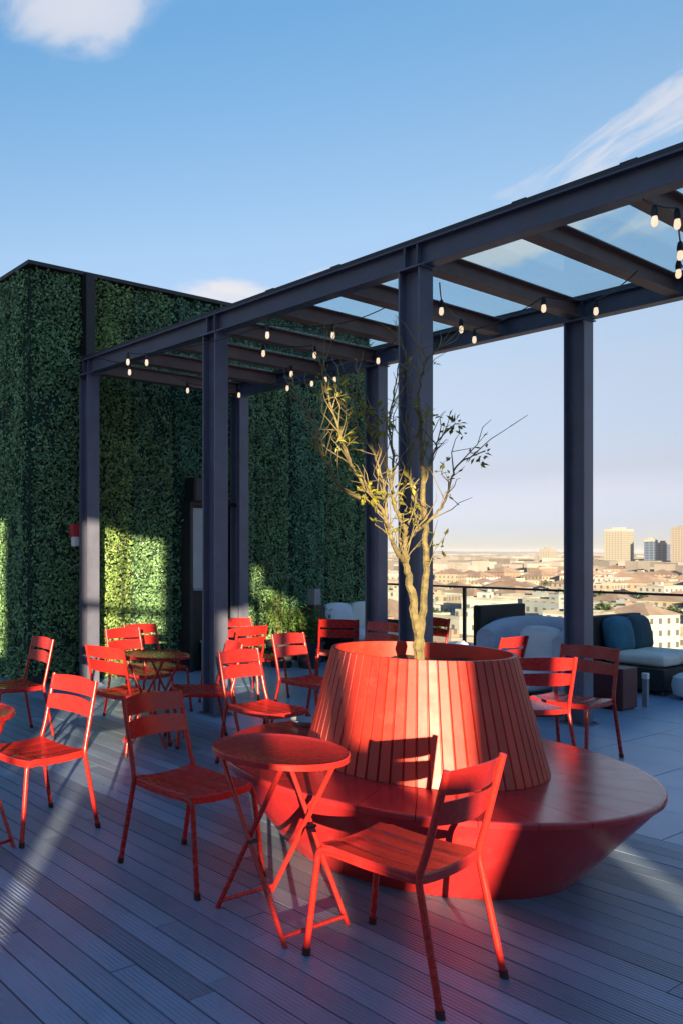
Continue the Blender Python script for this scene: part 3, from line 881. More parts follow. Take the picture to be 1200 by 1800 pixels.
# ---------------------------------------------------------------- the round planter bench
BC = Vector((2.035, 4.275, 0))
def planter_bench():
    t = thing('planter_bench', 'large round red metal bench around a slatted conical planter', 'planter bench', BC, R(12))
    RB, RT, R0_ = 0.71, 1.04, 0.585
    m = MB(); m.lathe([(RB - 0.05, 0.0), (RB, 0.0), (RB + 0.01, 0.012), (RT - 0.012, 0.418), (RT - 0.012, 0.424)], 128); m.build('bench_base', M['bench_red'], t)
    ns = 28
    # top in sheet-metal segments with hairline seams
    m = MB()
    for k in range(ns):
        a0 = 2 * pi * k / ns + 0.0014; a1 = 2 * pi * (k + 1) / ns - 0.0014
        n = 7; vs = []; fs = []
        prof = [(R0_ - 0.04, 0.447), (RT - 0.014, 0.452), (RT - 0.004, 0.450), (RT, 0.444), (RT, 0.426), (RT - 0.006, 0.4235), (R0_ - 0.04, 0.4235)]
        for i in range(n + 1):
            a = a0 + (a1 - a0) * i / n
            vs += [(r * cos(a), r * sin(a), z) for r, z in prof]
        p = len(prof)
        for i in range(n):
            for j in range(p - 1):
                fs.append((i * p + j, (i + 1) * p + j, (i + 1) * p + j + 1, i * p + j + 1))
        m.add(vs, fs, False)
        fl = [tuple(range(p)), tuple(n * p + q for q in range(p))[::-1]]
        o = len(m.v) - len(vs)
        for f in fl:
            m.f.append(tuple(q + o for q in f)); m.s.append(False)
    m.build('bench_top', M['bench_red'], t)
    # planter of upright boards, V grooves between them
    N = 64; m = MB()
    rb, rt, zb, zt = 0.588, 0.447, 0.449, 1.03
    for k in range(N):
        a0 = 2 * pi * k / N; da = 2 * pi / N
        for (r, z, dst) in (): pass
        g = 0.10
        angs = [a0 + da * 0.03, a0 + da * (g), a0 + da * (1 - g), a0 + da * 0.97]
        off = [-0.007, 0.0, 0.0, -0.007]
        lo = [((rb + o_) * cos(a), (rb + o_) * sin(a), zb) for a, o_ in zip(angs, off)]
        hi = [((rt + o_) * cos(a), (rt + o_) * sin(a), zt) for a, o_ in zip(angs, off)]
        inn = [((rt - 0.02) * cos(a), (rt - 0.02) * sin(a), zt) for a in (angs[0], angs[3])]
        m.add(lo + hi + inn, [(0, 1, 5, 4), (1, 2, 6, 5), (2, 3, 7, 6), (4, 5, 6, 7, 9, 8)])
    m.lathe([(rb - 0.012, zb), (rt - 0.012, zt - 0.004)], 104)
    m.lathe([(rt - 0.02, zt), (rt - 0.022, zt - 0.12)], 64)
    m.build('planter_cone', M['cone_red'], t)
    m = MB(); prof = []
    n = 40
    vs = [(0, 0, 0.955)]; fs = []
    for j in range(1, 7):
        for k in range(n):
            a = 2 * pi * k / n; r = 0.424 * j / 6
            vs.append((r * cos(a), r * sin(a), 0.94 + 0.04 * mnoise.noise(Vector((r * 9 * cos(a), r * 9 * sin(a), 1)))))
    for k in range(n): fs.append((0, 1 + k, 1 + (k + 1) % n))
    for j in range(5):
        for k in range(n):
            k2 = (k + 1) % n
            fs.append((1 + j * n + k, 1 + (j + 1) * n + k, 1 + (j + 1) * n + k2, 1 + j * n + k2))
    m.add(vs, fs, True)
    m.build('soil', M['soil'], t)
    return t
planter_bench()

# ---------------------------------------------------------------- the tree in the planter
def tree():
    r = random.Random(5)
    t = thing('planter_tree', 'sparse multi-stemmed tree with bare olive branches growing from the red planter', 'tree', (BC.x, BC.y, 0.95))
    TO = Vector((BC.x, BC.y, 0.95))
    def P(px, py, dy=0.0):
        Y = 4.29 + dy
        return Vector(((px - CX) / F_PX * Y, Y, zpx(py, Y))) - TO
    def smooth(pts, n=5):
        out = []
        k = len(pts)
        for i in range(k - 1):
            p0 = pts[max(0, i - 1)]; p1 = pts[i]; p2 = pts[i + 1]; p3 = pts[min(k - 1, i + 2)]
            for j in range(n):
                s = j / n
                out.append(0.5 * ((2 * p1) + (p2 - p0) * s + (2 * p0 - 5 * p1 + 4 * p2 - p3) * s * s + (3 * p1 - p0 - 3 * p2 + p3) * s ** 3))
        out.append(pts[-1])
        return out
    trunk = MB(); limbs = []
    def limb(mb, pts, r0, r1, nseg=5, keep=True, wob=0.006):
        pp = smooth([Vector(p) for p in pts], nseg)
        n = len(pp)
        pp = [p + Vector((r.uniform(-wob, wob), r.uniform(-wob, wob), 0)) if 0 < i < n - 1 else p for i, p in enumerate(pp)]
        rad = [(0.72 if r0 > 0.012 else 0.85) * (r0 + (r1 - r0) * (i / (n - 1)) ** 0.8) * (1 + r.uniform(-.07, .07)) for i in range(n)]
        mb.tube(pp, rad, 8 if r0 > 0.008 else 5)
        if keep: limbs.append((pp, rad))
        return pp
    # main stems
    limb(trunk, [P(736, 1175), P(734, 1125), P(727, 1070), P(719, 1020), P(713, 985), P(710, 965)], 0.040, 0.020, keep=True)
    limb(trunk, [P(738, 1175), P(739, 1120, .01), P(744, 1060, .03), P(748, 990, .05), P(747, 930, .06), P(743, 860, .05), P(739, 780, .03), P(735, 700, 0)], 0.034, 0.012)
    limb(trunk, [P(712, 988), P(697, 972, -.05), P(687, 945, -.09), P(678, 915, -.12), P(668, 890, -.14), P(650, 868, -.17), P(628, 860, -.2)], 0.019, 0.008)
    limb(trunk, [P(710, 968), P(711, 935, .05), P(703, 910, .08), P(692, 885, .1), P(686, 850, .1), P(672, 800, .1), P(655, 760, .08)], 0.019, 0.008)
    limb(trunk, [P(679, 918, -.12), P(676, 880, -.1), P(672, 850, -.05), P(664, 815, 0), P(650, 780, .02)], 0.013, 0.006)
    limb(trunk, [P(745, 900, .05), P(728, 880, .1), P(722, 850, .12), P(716, 820, .14), P(718, 780, .15), P(712, 730, .15)], 0.014, 0.006)
    limb(trunk, [P(720, 945, .02), P(735, 930, -.05), P(748, 922, -.08), P(770, 898, -.1), P(786, 868, -.1), P(793, 838, -.1), P(806, 815, -.1), P(830, 802, -.1), P(852, 793, -.1)], 0.013, 0.004)
    limb(trunk, [P(745, 850, .05), P(757, 812, .02), P(768, 780, 0), P(782, 760, -.02), P(800, 743, -.02)], 0.008, 0.003)
    # long whips to the left
    limb(trunk, [P(632, 876, -.2), P(596, 855, -.24), P(578, 822, -.25), P(562, 785, -.25), P(550, 745, -.22), P(532, 712, -.2), P(508, 690, -.18)], 0.0095, 0.0045)
    limb(trunk, [P(652, 868, -.17), P(625, 830, -.2), P(606, 790, -.18), P(590, 740, -.1), P(576, 690, -.1), P(566, 650, -.1), P(556, 628, -.1)], 0.010, 0.004)
    limb(trunk, [P(668, 800, .1), P(640, 775, .1), P(615, 735, .1), P(602, 690, .1), P(592, 650, .12)], 0.009, 0.004)
    limb(trunk, [P(655, 760, .08), P(640, 725, .05), P(625, 700, .03), P(612, 665, 0)], 0.007, 0.003)
    limb(trunk, [P(688, 860, .1), P(690, 800, .15), P(684, 750, .18), P(690, 700, .2), P(700, 640, .2)], 0.009, 0.003)
    limb(trunk, [P(735, 700, 0), P(740, 660, -.05), P(752, 630, -.08), P(772, 612, -.1), P(788, 605, -.12)], 0.008, 0.003)
    limb(trunk, [P(737, 740, 0), P(725, 700, .05), P(716, 650, .1), P(712, 610, .1)], 0.007, 0.003)
    trunk.build('trunk', M['bark'], t)
    # side twigs
    tw = MB(); leaves = MB(); dark = MB()
    TIPS = []
    for (pp, rad) in list(limbs):
        n = len(pp)
        for i in range(3, n - 2):
            if rad[i] > 0.018: continue
            if r.random() < (0.6 if pp[i].x < 0.03 else 0.32):
                for _ in range(1):
                    d0 = (pp[i] - pp[i - 1]).normalized()
                    d = (d0 * 0.9 + Vector((r.uniform(-1, 1), r.uniform(-1, 1), r.uniform(-.1, .9)))).normalized()
                    ln = r.uniform(0.08, 0.30)
                    p1 = pp[i] + d * ln * 0.5 + Vector((0, 0, 0.01)); p2 = p1 + (d + Vector((r.uniform(-.4, .4), r.uniform(-.4, .4), r.uniform(0, .6)))).normalized() * ln * 0.5
                    pm = p1.lerp(p2, 0.5) + Vector((r.uniform(-.02, .02), r.uniform(-.02, .02), r.uniform(0, .025)))
                    tw.tube([pp[i], p1, pm, p2], [min(rad[i], 0.0036), 0.0024, 0.0018, 0.0011], 4)
                    TIPS.append((p1, p2))
                    for _k in range(r.choice([0, 0, 1, 1])):
                        q0 = p1 + (p2 - p1) * r.uniform(-.2, .8)
                        q1 = q0 + Vector((r.uniform(-1, 1), r.uniform(-1, 1), r.uniform(-.1, 1))).normalized() * r.uniform(.05, .14)
                        tw.tube([q0, q1], [0.0022, 0.0012], 4)
                        TIPS.append((q0, q1))
    tw.build('twigs', M['twig'], t)
    def clump(mb, c, rad, n, ln):
        for _ in range(n):
            d = Vector((r.gauss(0, 1), r.gauss(0, 1), r.gauss(0, 1))).normalized()
            p = c + d * rad * r.random() ** 0.6
            mb.leaf(p, (d.x + r.uniform(-.6, .6), d.y + r.uniform(-.6, .6), d.z + r.uniform(-.9, .4)), (r.uniform(-1, 1), r.uniform(-1, 1), 1), ln * r.uniform(.6, 1.2), ln * 0.42)
    for (a, b) in TIPS:
        k = r.random()
        if k < 0.42:
            for _ in range(r.choice([1, 2, 3])):
                p = a + (b - a) * r.random()
                d = (b - a).normalized() + Vector((r.uniform(-.8, .8), r.uniform(-.8, .8), r.uniform(-.8, .5)))
                leaves.leaf(p, d, (r.uniform(-1, 1), r.uniform(-1, 1), 1), r.uniform(.025, .05), r.uniform(.011, .02))
    for (px, py, dy, rd, n) in [(602, 775, -.1, .045, 22), (660, 735, .05, .08, 26), (640, 720, .0, .06, 18), (675, 755, .05, .06, 22), (650, 872, -.17, .05, 18), (640, 868, -.18, .05, 16), (716, 850, .12, .05, 14), (722, 890, .08, .04, 10), (690, 865, .1, .05, 14), (755, 735, .0, .03, 8), (590, 690, -.05, .05, 8)]:
        clump(leaves, P(px, py, dy), rd, n, 0.05)
    for (px, py, dy, rd, n) in [(798, 745, -.02, .035, 20), (788, 752, -.02, .03, 8), (846, 797, -.1, .04, 14), (830, 800, -.1, .02, 6), (838, 815, -.1, .02, 4), (782, 812, -.1, .02, 4), (815, 765, 0, .015, 3), (775, 965, 0, .03, 5), (765, 985, 0, .02, 3)]:
        clump(leaves, P(px, py, dy), rd, n, 0.042)
    leaves.build('leaves', M['ylwleaf'], t, fixn=False)
tree()

# ---------------------------------------------------------------- chairs
def make_chair():
    """faces local +y; origin on the floor under the seat's middle"""
    t = thing('bistro_chair', 'x', 'chair')
    sw, sd, sz = 0.205, 0.195, 0.45
    # seat: dished sheet with turned-down edge, three pressed slat lines
    m = MB(); nx, ny = 24, 16
    def zz(a, b):
        return sz + 0.012 * (a * a) - 0.012 + 0.016 * max(0, b) ** 3 * 0 - 0.010 * (1 - b * b) + (0.006 if b > 0.75 else 0) * -1
    vs = []; fs = []
    grooves = (-0.5, 0.0, 0.5)
    for j in range(ny + 1):
        b = -1 + 2 * j / ny
        for i in range(nx + 1):
            a = -1 + 2 * i / nx
            half = sw * (1.0 - 0.04 * (b < -0.9))
            rc = 1.0
            if abs(b) > 0.88: rc = 1 - 0.05 * ((abs(b) - 0.88) / 0.12) ** 2
            gz = 0.0
            for g in grooves:
                if abs(a - g) < 0.03 and abs(b) < 0.9: gz = -0.005
            vs.append((a * half * rc, b * sd, zz(a, b) + gz))
    W_ = nx + 1
    for j in range(ny):
        for i in range(nx):
            fs.append((j * W_ + i, j * W_ + i + 1, (j + 1) * W_ + i + 1, (j + 1) * W_ + i))
    m.add(vs, fs, True)
    # skirt
    loop = [i for i in range(W_)] + [j * W_ + nx for j in range(1, ny + 1)] + [ny * W_ + i for i in range(nx - 1, -1, -1)] + [j * W_ for j in range(ny - 1, 0, -1)]
    top = [Vector(vs[i]) for i in loop]; c = Vector((0, 0, sz))
    out = [p + Vector((p.x * 0.03, p.y * 0.03, -0.006)) for p in top]
    low = [p + Vector((0, 0, -0.030)) for p in out]
    low2 = [p + Vector((-p.x * 0.06, -p.y * 0.06, -0.002)) for p in low]
    n = len(loop)
    for A, B in ((top, out), (out, low), (low, low2)):
        m.add(A + B, [(i, (i + 1) % n, n + (i + 1) % n, n + i) for i in range(n)], True)
    m.build('seat', M['red'], t)
    rt = 0.0125
    def bend(pts, n=5):
        out = [Vector(pts[0])]
        for i in range(1, len(pts) - 1):
            p = Vector(pts[i]); a = (Vector(pts[i - 1]) - p); b = (Vector(pts[i + 1]) - p)
            k = min(0.035, a.length * .45, b.length * .45)
            A = p + a.normalized() * k; B = p + b.normalized() * k
            for q in range(n + 1):
                s = q / n
                out.append(A * (1 - s) ** 2 + p * 2 * s * (1 - s) + B * s * s)
        out.append(Vector(pts[-1]))
        return out
    for s in (-1, 1):
        m = MB()
        m.tube(bend([(s * 0.222, -0.275, 0.012), (s * 0.207, -0.19, 0.435), (s * 0.200, -0.215, 0.52), (s * 0.196, -0.285, 0.822)]), rt, 10)
        leg = m.build('rear_leg', M['red'], t)
        m = MB(); m.tube([(s * 0.2225, -0.2775, 0.0), (s * 0.2215, -0.272, 0.028)], 0.0155, 10); m.build('foot_cap', M['foot'], leg)
        m = MB()
        m.tube(bend([(s * 0.222, 0.245, 0.012), (s * 0.206, 0.200, 0.425), (s * 0.200, 0.10, 0.424), (s * 0.2, -0.165, 0.418)]), rt, 10)
        leg = m.build('front_leg', M['red'], t)
        m = MB(); m.tube([(s * 0.2225, 0.2465, 0.0), (s * 0.2215, 0.2435, 0.028)], 0.0155, 10); m.build('foot_cap', M['foot'], leg)
    # back: two curved slats
    for (z0, z1) in ((0.732, 0.815), (0.622, 0.702)):
        m = MB(); n = 14
        vs = []; fs = []
        for i in range(n + 1):
            a = -1 + 2 * i / n
            bow = -0.038 * (1 - a * a)
            drop = 0.0
            for (z, o_) in ((z0, 0), (z1, 0), (z1, 0.004), (z0, 0.004)):
                lean = -0.215 - (z - 0.52) * 0.2318
                zz_ = z + (0.010 * (1 - a * a) if z == z1 else -0.004 * (1 - a * a))
                vs.append((a * 0.196, lean + bow + o_ + 0.008, zz_))
        for i in range(n):
            for k in range(4):
                k2 = (k + 1) % 4
                fs.append((i * 4 + k, i * 4 + k2, (i + 1) * 4 + k2, (i + 1) * 4 + k))
        m.add(vs, fs, True)
        m.f += [(0, 1, 2, 3), tuple(n * 4 + k for k in (3, 2, 1, 0))]; m.s += [False, False]
        m.build('back_slat', M['red'], t)
    return t
CH = make_chair()
CHAIR_GROUP = 'red metal bistro chairs on the terrace'
used = [False]
def chair(x, y, fwd, label):
    """x, y: middle of the seat; fwd: direction the sitter faces"""
    c = CH if not used[0] else copy_tree(CH)
    used[0] = True
    c.location = (x, y, 0)
    c.rotation_euler = (0, 0, atan2(fwd[1], fwd[0]) - pi / 2)
    tag(c, label, 'chair', CHAIR_GROUP)
    return c
def chair_b(x, y, fwd, label):
    """x, y: middle of the backrest's top"""
    f = Vector((fwd[0], fwd[1])).normalized()
    return chair(x + f.x * 0.285, y + f.y * 0.285, fwd, label)
u_, v__ = (U2.x, U2.y), (V2.x, V2.y)
nu_, nv_ = (-U2.x, -U2.y), (-V2.x, -V2.y)
chair(1.35, 3.01, (-0.58, 0.81), 'red bistro chair nearest the camera, drawn up to the small round table by the bench')
chair(0.745, 3.90, (0.575, -0.82), 'red bistro chair left of the small round table, across it from the nearest chair')
chair_b(0.205, 4.69, (-0.81, -0.585), 'sunlit red bistro chair standing alone at the left with its pale backrest lit')
chair_b(0.03, 6.88, (-0.90, -0.42), 'dark red bistro chair at the far left in front of the hedge wall')
chair_b(0.50, 6.22, (0.75, 0.66), 'orange sunlit bistro chair at the left side of the second table')
chair_b(0.80, 7.72, u_, 'orange sunlit bistro chair behind the second table, in front of the lit hedge')
chair_b(1.02, 8.15, u_, 'orange sunlit bistro chair at the back, half hidden behind the one before the lit hedge')
chair_b(1.49, 6.0, u_, 'bistro chair with a pale shining backrest right of the second table')
chair_b(1.60, 6.55, (-0.95, -0.05), 'dark red bistro chair drawn up to the right side of the second table')
chair_b(2.20, 8.90, u_, 'bright orange bistro chair farthest back beside the green shrub')
chair_b(2.12, 7.95, nu_, 'orange bistro chair just right of the middle pergola post')
chair_b(2.24, 7.22, u_, 'red bistro chair with open backrest left of the planter cone')
chair_b(3.27, 8.75, (0.3, 1), 'dark red bistro chair between the two pale sofa cushions')
chair_b(3.60, 8.35, nv_, 'dark red bistro chair behind the trunk beside the rear pergola post')
chair_b(4.42, 9.0, nv_, 'pink-red bistro chair seen edge-on right of the trunk by the glass railing')
chair_b(3.53, 5.56, (0.0, 1), 'orange-lit bistro chair right of the planter cone')
chair_b(4.29, 6.24, nv_, 'dark red bistro chair standing behind the lit one at the right, before the pergola post')
chair_b(4.13, 6.95, nu_, 'dark red bistro chair in front of the blue-grey tub sofa')

# ---------------------------------------------------------------- folding tables
def make_table():
    t = thing('folding_table', 'x', 'table')
    rad = 0.28; zt = 0.72
    m = MB(); m.lathe([(0.0005, zt - 0.006), (rad - 0.03, zt - 0.006), (rad - 0.012, zt - 0.002), (rad - 0.004, zt), (rad, zt - 0.004), (rad, zt - 0.024), (rad - 0.004, zt - 0.026), (rad - 0.008, zt - 0.022), (rad - 0.010, zt - 0.010), (0.0005, zt - 0.011)], 64)
    m.build('table_top', M['red'], t)
    rt = 0.0105
    # two crossing frames; local x = spread of the X, local y = between the two sides
    for k, sgn in ((0, 1), (1, -1)):
        w = 0.185 if k == 0 else 0.165
        m = MB()
        for s in (-1, 1):
            m.tube([(sgn * 0.20, s * w, 0.0), (-sgn * 0.165, s * w, zt - 0.022)], rt, 8)
        m.tube([(-sgn * 0.165, -w, zt - 0.022), (-sgn * 0.165, w, zt - 0.022)], rt * .9, 8)
        m.tube([(sgn * 0.185, -w, 0.035), (sgn * 0.185, w, 0.035)], rt * .8, 8)
        m.build('leg_frame', M['red'], t)
    for s in (-1, 1):
        m = MB(); m.tube([(0.018, s * 0.150, 0.36), (0.018, s * 0.200, 0.36)], 0.008, 8); m.build('pivot_bolt', M['dark'], t)
    return t
TB = make_table()
tused = [False]
def table(x, y, yaw, label):
    c = TB if not tused[0] else copy_tree(TB)
    tused[0] = True
    c.location = (x, y, 0); c.rotation_euler = (0, 0, yaw)
    tag(c, label, 'table', 'small round red folding tables')
table(1.02, 3.40, YAW_U, 'round red folding table with crossed legs touching the front of the big bench')
table(-0.41, 4.22, YAW_U + .25, 'round red folding table cut off by the left edge beside the lone sunlit chair')
table(0.95, 6.58, YAW_U + .4, 'round dark red folding table among the sunlit chairs at the left')
table(3.50, 6.62, YAW_V, 'round red folding table half hidden behind the planter cone on the right')

# ---------------------------------------------------------------- lounge furniture
def tub_sofa():
    t = thing('tub_sofa', 'blue-grey rounded tub sofa with cream piping by the pergola post', 'sofa', (4.80, 7.90, 0), atan2(-0.35, -0.94) - pi / 2)
    # local: back towards -y
    def shell(r_in, r_out, z0, z1, a0, a1, sx):
        m = MB(); n = 30; prof = []
        zr = (r_out - r_in) / 2
        prof = [(r_in, z0), (r_in, z1 - zr)] + [(r_in + zr - zr * cos(a), z1 - zr + zr * sin(a)) for a in [pi * k / 10 for k in range(1, 10)]] + [(r_out, z1 - zr), (r_out + 0.01, (z0 + z1) / 2), (r_out, z0)]
        vs = []; fs = []; p = len(prof)
        for i in range(n + 1):
            a = a0 + (a1 - a0) * i / n
            s = 1 - 0.18 * abs(2 * i / n - 1) ** 3
            vs += [(r * cos(a) * sx, r * sin(a), z0 + (z - z0) * s) for r, z in prof]
        for i in range(n):
            for j in range(p):
                fs.append((i * p + j, (i + 1) * p + j, (i + 1) * p + (j + 1) % p, i * p + (j + 1) % p))
        m.add(vs, fs, True)
        m.f += [tuple(range(p)), tuple(n * p + k for k in range(p))[::-1]]; m.s += [False, False]
        return m
    shell(0.30, 0.48, 0.12, 0.91, R(170), R(370), 1.05).build('backrest', M['bluefab'], t)
    m = MB(); m.rbox((0, 0.03, 0.33), (0.60, 0.62, 0.2), 0.06, puff=0.02); m.build('seat_cushion', M['greyfab'], t)
    m = MB(); m.rbox((-0.06, -0.15, 0.60), (0.42, 0.16, 0.40), 0.07, puff=0.03); m.build('back_cushion', M['greyfab'], t)
    m = MB()
    for a in (R(215), R(285)):
        pts = []
        for k in range(12):
            z = 0.14 + (0.76) * k / 11
            rr = 0.495 if k < 9 else 0.495 - (k - 8) * 0.028
            pts.append((rr * cos(a) * 1.05, rr * sin(a), z))
        m.tube(pts, 0.012, 8)
    m.build('piping', M['palefab'], t)
    m = MB(); m.lathe([(0.0005, 0), (0.36, 0), (0.36, 0.12), (0.0005, 0.12)], 32); m.build('plinth', M['dark'], t)
tub_sofa()
def bean():
    t = thing('floor_cushion', 'lumpy blue-grey floor cushion between the planter rim and the tub sofa', 'cushion', (4.12, 7.78, 0))
    m = MB(); n = 36; vs = []; fs = []; rows = 18
    for j in range(rows + 1):
        b = -pi / 2 + pi * j / rows
        for k in range(n):
            a = 2 * pi * k / n
            d = Vector((cos(a) * cos(b), sin(a) * cos(b), sin(b)))
            s = 1 + 0.10 * mnoise.noise(d * 2.3) + 0.05 * mnoise.noise(d * 6)
            p = Vector((d.x * 0.22 * s, d.y * 0.22 * s, 0.34 + d.z * 0.34 * s))
            p.z = max(0.0, p.z)
            vs.append(p)
    for j in range(rows):
        for k in range(n):
            k2 = (k + 1) % n
            fs.append((j * n + k, j * n + k2, (j + 1) * n + k2, (j + 1) * n + k))
    m.add(vs, fs, True)
    m.build('cover', M['bluefab'], t)
bean()
def wicker_sofa(name, label, loc, yaw, w, cush, back_mats, h=0.78, seat_mat='greyfab', arms=True):
    """faces local -y"""
    t = thing(name, label, 'sofa', loc, yaw)
    m = MB()
    m.box((0, 0, 0.17), (w, 0.76, 0.24)); m.box((0, 0.34, 0.30 + (h - 0.30) / 2), (w, 0.09, h - 0.301)); 
    if arms: m.box((-w / 2 + 0.05, -0.045, 0.42), (0.10, 0.66, 0.255)); m.box((w / 2 - 0.05, -0.045, 0.42), (0.10, 0.66, 0.255))
    m.build('frame', M['wicker'], t, bevel=0.012)
    for sx in (-1, 1):
        for sy in (-1, 1):
            m = MB(); m.box((sx * (w / 2 - 0.06), sy * 0.32, 0.025), (0.05, 0.05, 0.05)); m.build('foot', M['dark'], t)
    n = len(back_mats); cw = (w - 0.22) / n
    for i, mt in enumerate(back_mats):
        x = -w / 2 + 0.11 + cw * (i + 0.5)
        m = MB(); m.rbox((x, -0.04, 0.36), (cw - 0.01, 0.60, 0.14), 0.05, puff=0.012); m.build('seat_cushion', M[seat_mat], t)
        m = MB(); m.rbox((x, 0.20, 0.60), (cw - 0.03, 0.16, 0.38), 0.055, Matrix.Rotation(R(-10), 3, 'X'), puff=0.03); m.build('back_cushion', M[mt], t)
    return t
# sofa against the hedge wall (faces the camera, +U)
q, vv = wall_pt(590, 0, 0.46)
wicker_sofa('wicker_sofa', 'black wicker sofa with two pale grey back cushions against the hedge wall', q, YAW_V, 1.35, 2, ['greyfab', 'palefab'], 0.62)
# sofa by the railing, right of the post (faces +U like the other)
wicker_sofa('wicker_sofa', 'black wicker sofa with petrol blue cushions and a pale seat right of the pergola post', uv(-4.36, 10.70), YAW_V, 1.12, 2, ['cyanfab', 'tealfab'], 0.82, 'palefab', False)
wicker_sofa('wicker_armchair', 'high dark teal armchair near the glass railing behind the tub sofa', uv(-4.95, 9.35), YAW_V, 0.92, 1, ['tealfab'], 0.95, 'tealfab')
def low_table(label, loc, yaw, w, d, h, top, leg, shelf=False):
    t = thing('coffee_table', label, 'table', loc, yaw)
    m = MB(); m.box((0, 0, h - 0.018), (w, d, 0.036)); m.build('table_top', M[top], t, bevel=0.006)
    for sx in (-1, 1):
        for sy in (-1, 1):
            m = MB(); m.box((sx * (w / 2 - 0.05), sy * (d / 2 - 0.05), (h - 0.037) / 2), (0.04, 0.04, h - 0.037)); m.build('leg', M[leg], t, bevel=0.003)
    m = MB(); m.box((0, 0, h - 0.06), (w - 0.15, d - 0.15, 0.045)); m.build('apron', M['dark'], t)
    return t
p = at(1098, 1250, 0.0)
t = thing('side_cube', 'dark maroon metal cube stool standing left of the slim bollard light', 'stool', (p.x, p.y + 0.16, 0), YAW_U)
m = MB(); m.box((0, 0, 0.215), (0.30, 0.30, 0.40)); m.build('body', M['maroon'], t, bevel=0.01)
m = MB(); m.box((0, 0, 0.007), (0.26, 0.26, 0.014)); m.build('base', M['dark'], t)
p = at(1134, 1243, 0.0)
t = thing('bollard_light', 'slim grey bollard light standing right of the maroon cube', 'light', (p.x, p.y, 0), YAW_U)
m = MB(); m.box((0, 0, 0.14), (0.045, 0.045, 0.28)); m.build('stem', M['greybox'], t, bevel=0.003)
m = MB(); m.box((0, 0, 0.312), (0.05, 0.05, 0.06)); m.build('head', M['white'], t, bevel=0.004)
p = at(1198, 1228, 0.0)
t = thing('pouf', 'round light grey pouf cut off by the right edge', 'pouf', (p.x + 0.08, p.y - 0.1, 0))
m = MB(); m.lathe([(0.0005, 0.02), (0.15, 0.02), (0.20, 0.05), (0.215, 0.14), (0.20, 0.23), (0.15, 0.268), (0.0005, 0.28)], 36); m.build('cover', M['greyfab'], t)
m = MB(); m.lathe([(0.0005, 0.0), (0.14, 0.0), (0.14, 0.02), (0.0005, 0.02)], 36); m.build('base', M['dark'], t)
p = at(800, 1127, 0.45)
low_table('white low table near the glass railing, seen just right of the trunk', (p.x, p.y - .4, 0), YAW_U, 0.7, 0.45, 0.45, 'paletop', 'white')
# small things by the hedge
q, vv = wall_pt(516, 0, 0.35)
t = thing('floor_lantern', 'grey lantern box on a dark pedestal left of the hedge sofa', 'lantern', q, YAW_V)
m = MB(); m.box((0, 0, 0.40), (0.24, 0.24, 0.80)); m.build('pedestal', M['dark'], t, bevel=0.006)
m = MB(); m.box((0.03, 0, 0.92), (0.13, 0.13, 0.235)); m.build('lantern_body', M['greybox'], t, bevel=0.01)
q, vv = wall_pt(343, 0, 0.35)
t = thing('storage_bin', 'pale green box standing on the floor before the dark doorway', 'box', q, YAW_V)
m = MB(); m.box((0, 0, 0.19), (0.22, 0.22, 0.36)); m.build('body', M['greenbox'], t, bevel=0.012)
m = MB(); m.box((0, 0, 0.388), (0.24, 0.24, 0.03)); m.build('lid', M['greenbox'], t, bevel=0.006)
def shrub(label, px, out, h, rad, seed):
    q, vv = wall_pt(px, 0, out)
    t = thing('potted_shrub', label, 'plant', q)
    m = MB(); m.lathe([(0.0005, 0), (0.13, 0), (0.18, 0.32), (0.195, 0.33), (0.195, 0.36), (0.17, 0.36), (0.165, 0.30), (0.0005, 0.30)], 28); m.build('pot', M['dark'], t)
    r = random.Random(seed); m = MB(); st = MB()
    for _ in range(16):
        a = r.random() * 2 * pi; k = r.random() ** .5
        tip = Vector((cos(a) * rad * k, sin(a) * rad * k, 0.36 + (h - 0.36) * r.uniform(.5, 1)))
        st.tube([(cos(a) * .05, sin(a) * .05, 0.29), tip * .5 + Vector((0, 0, .2)), tip], [.006, .005, .002], 4)
        for _ in range(34):
            s = r.uniform(.35, 1.05); p = Vector((cos(a) * .05, sin(a) * .05, 0.3)).lerp(tip, s) + Vector((r.gauss(0, .05), r.gauss(0, .05), r.gauss(0, .05)))
            m.leaf(p, (r.uniform(-1, 1), r.uniform(-1, 1), r.uniform(-.5, .9)), (r.uniform(-1, 1), r.uniform(-1, 1), 1), r.uniform(.05, .09), r.uniform(.025, .04))
    st.build('stems', M['twig'], t); m.build('foliage', M['shrub'], t, fixn=False)
shrub('bright green potted shrub by the hedge, right of the rear pergola post', 447, 0.5, 1.0, 0.26, 61)
shrub('low bright green potted shrub in front of the hedge beside the dark pedestal', 470, 0.75, 0.78, 0.24, 62)

# something small on the bench top, behind the small table
p = at(523, 1262, 0.455)
t = thing('ashtray', 'shallow grey metal dish lying on the red bench top', 'dish', (p.x, p.y - .18, 0.4515))
m = MB(); m.lathe([(0.0005, 0.0), (0.075, 0.0), (0.095, 0.022), (0.10, 0.03), (0.095, 0.03), (0.072, 0.010), (0.0005, 0.008)], 32); m.build('bowl', M['greybox'], t)

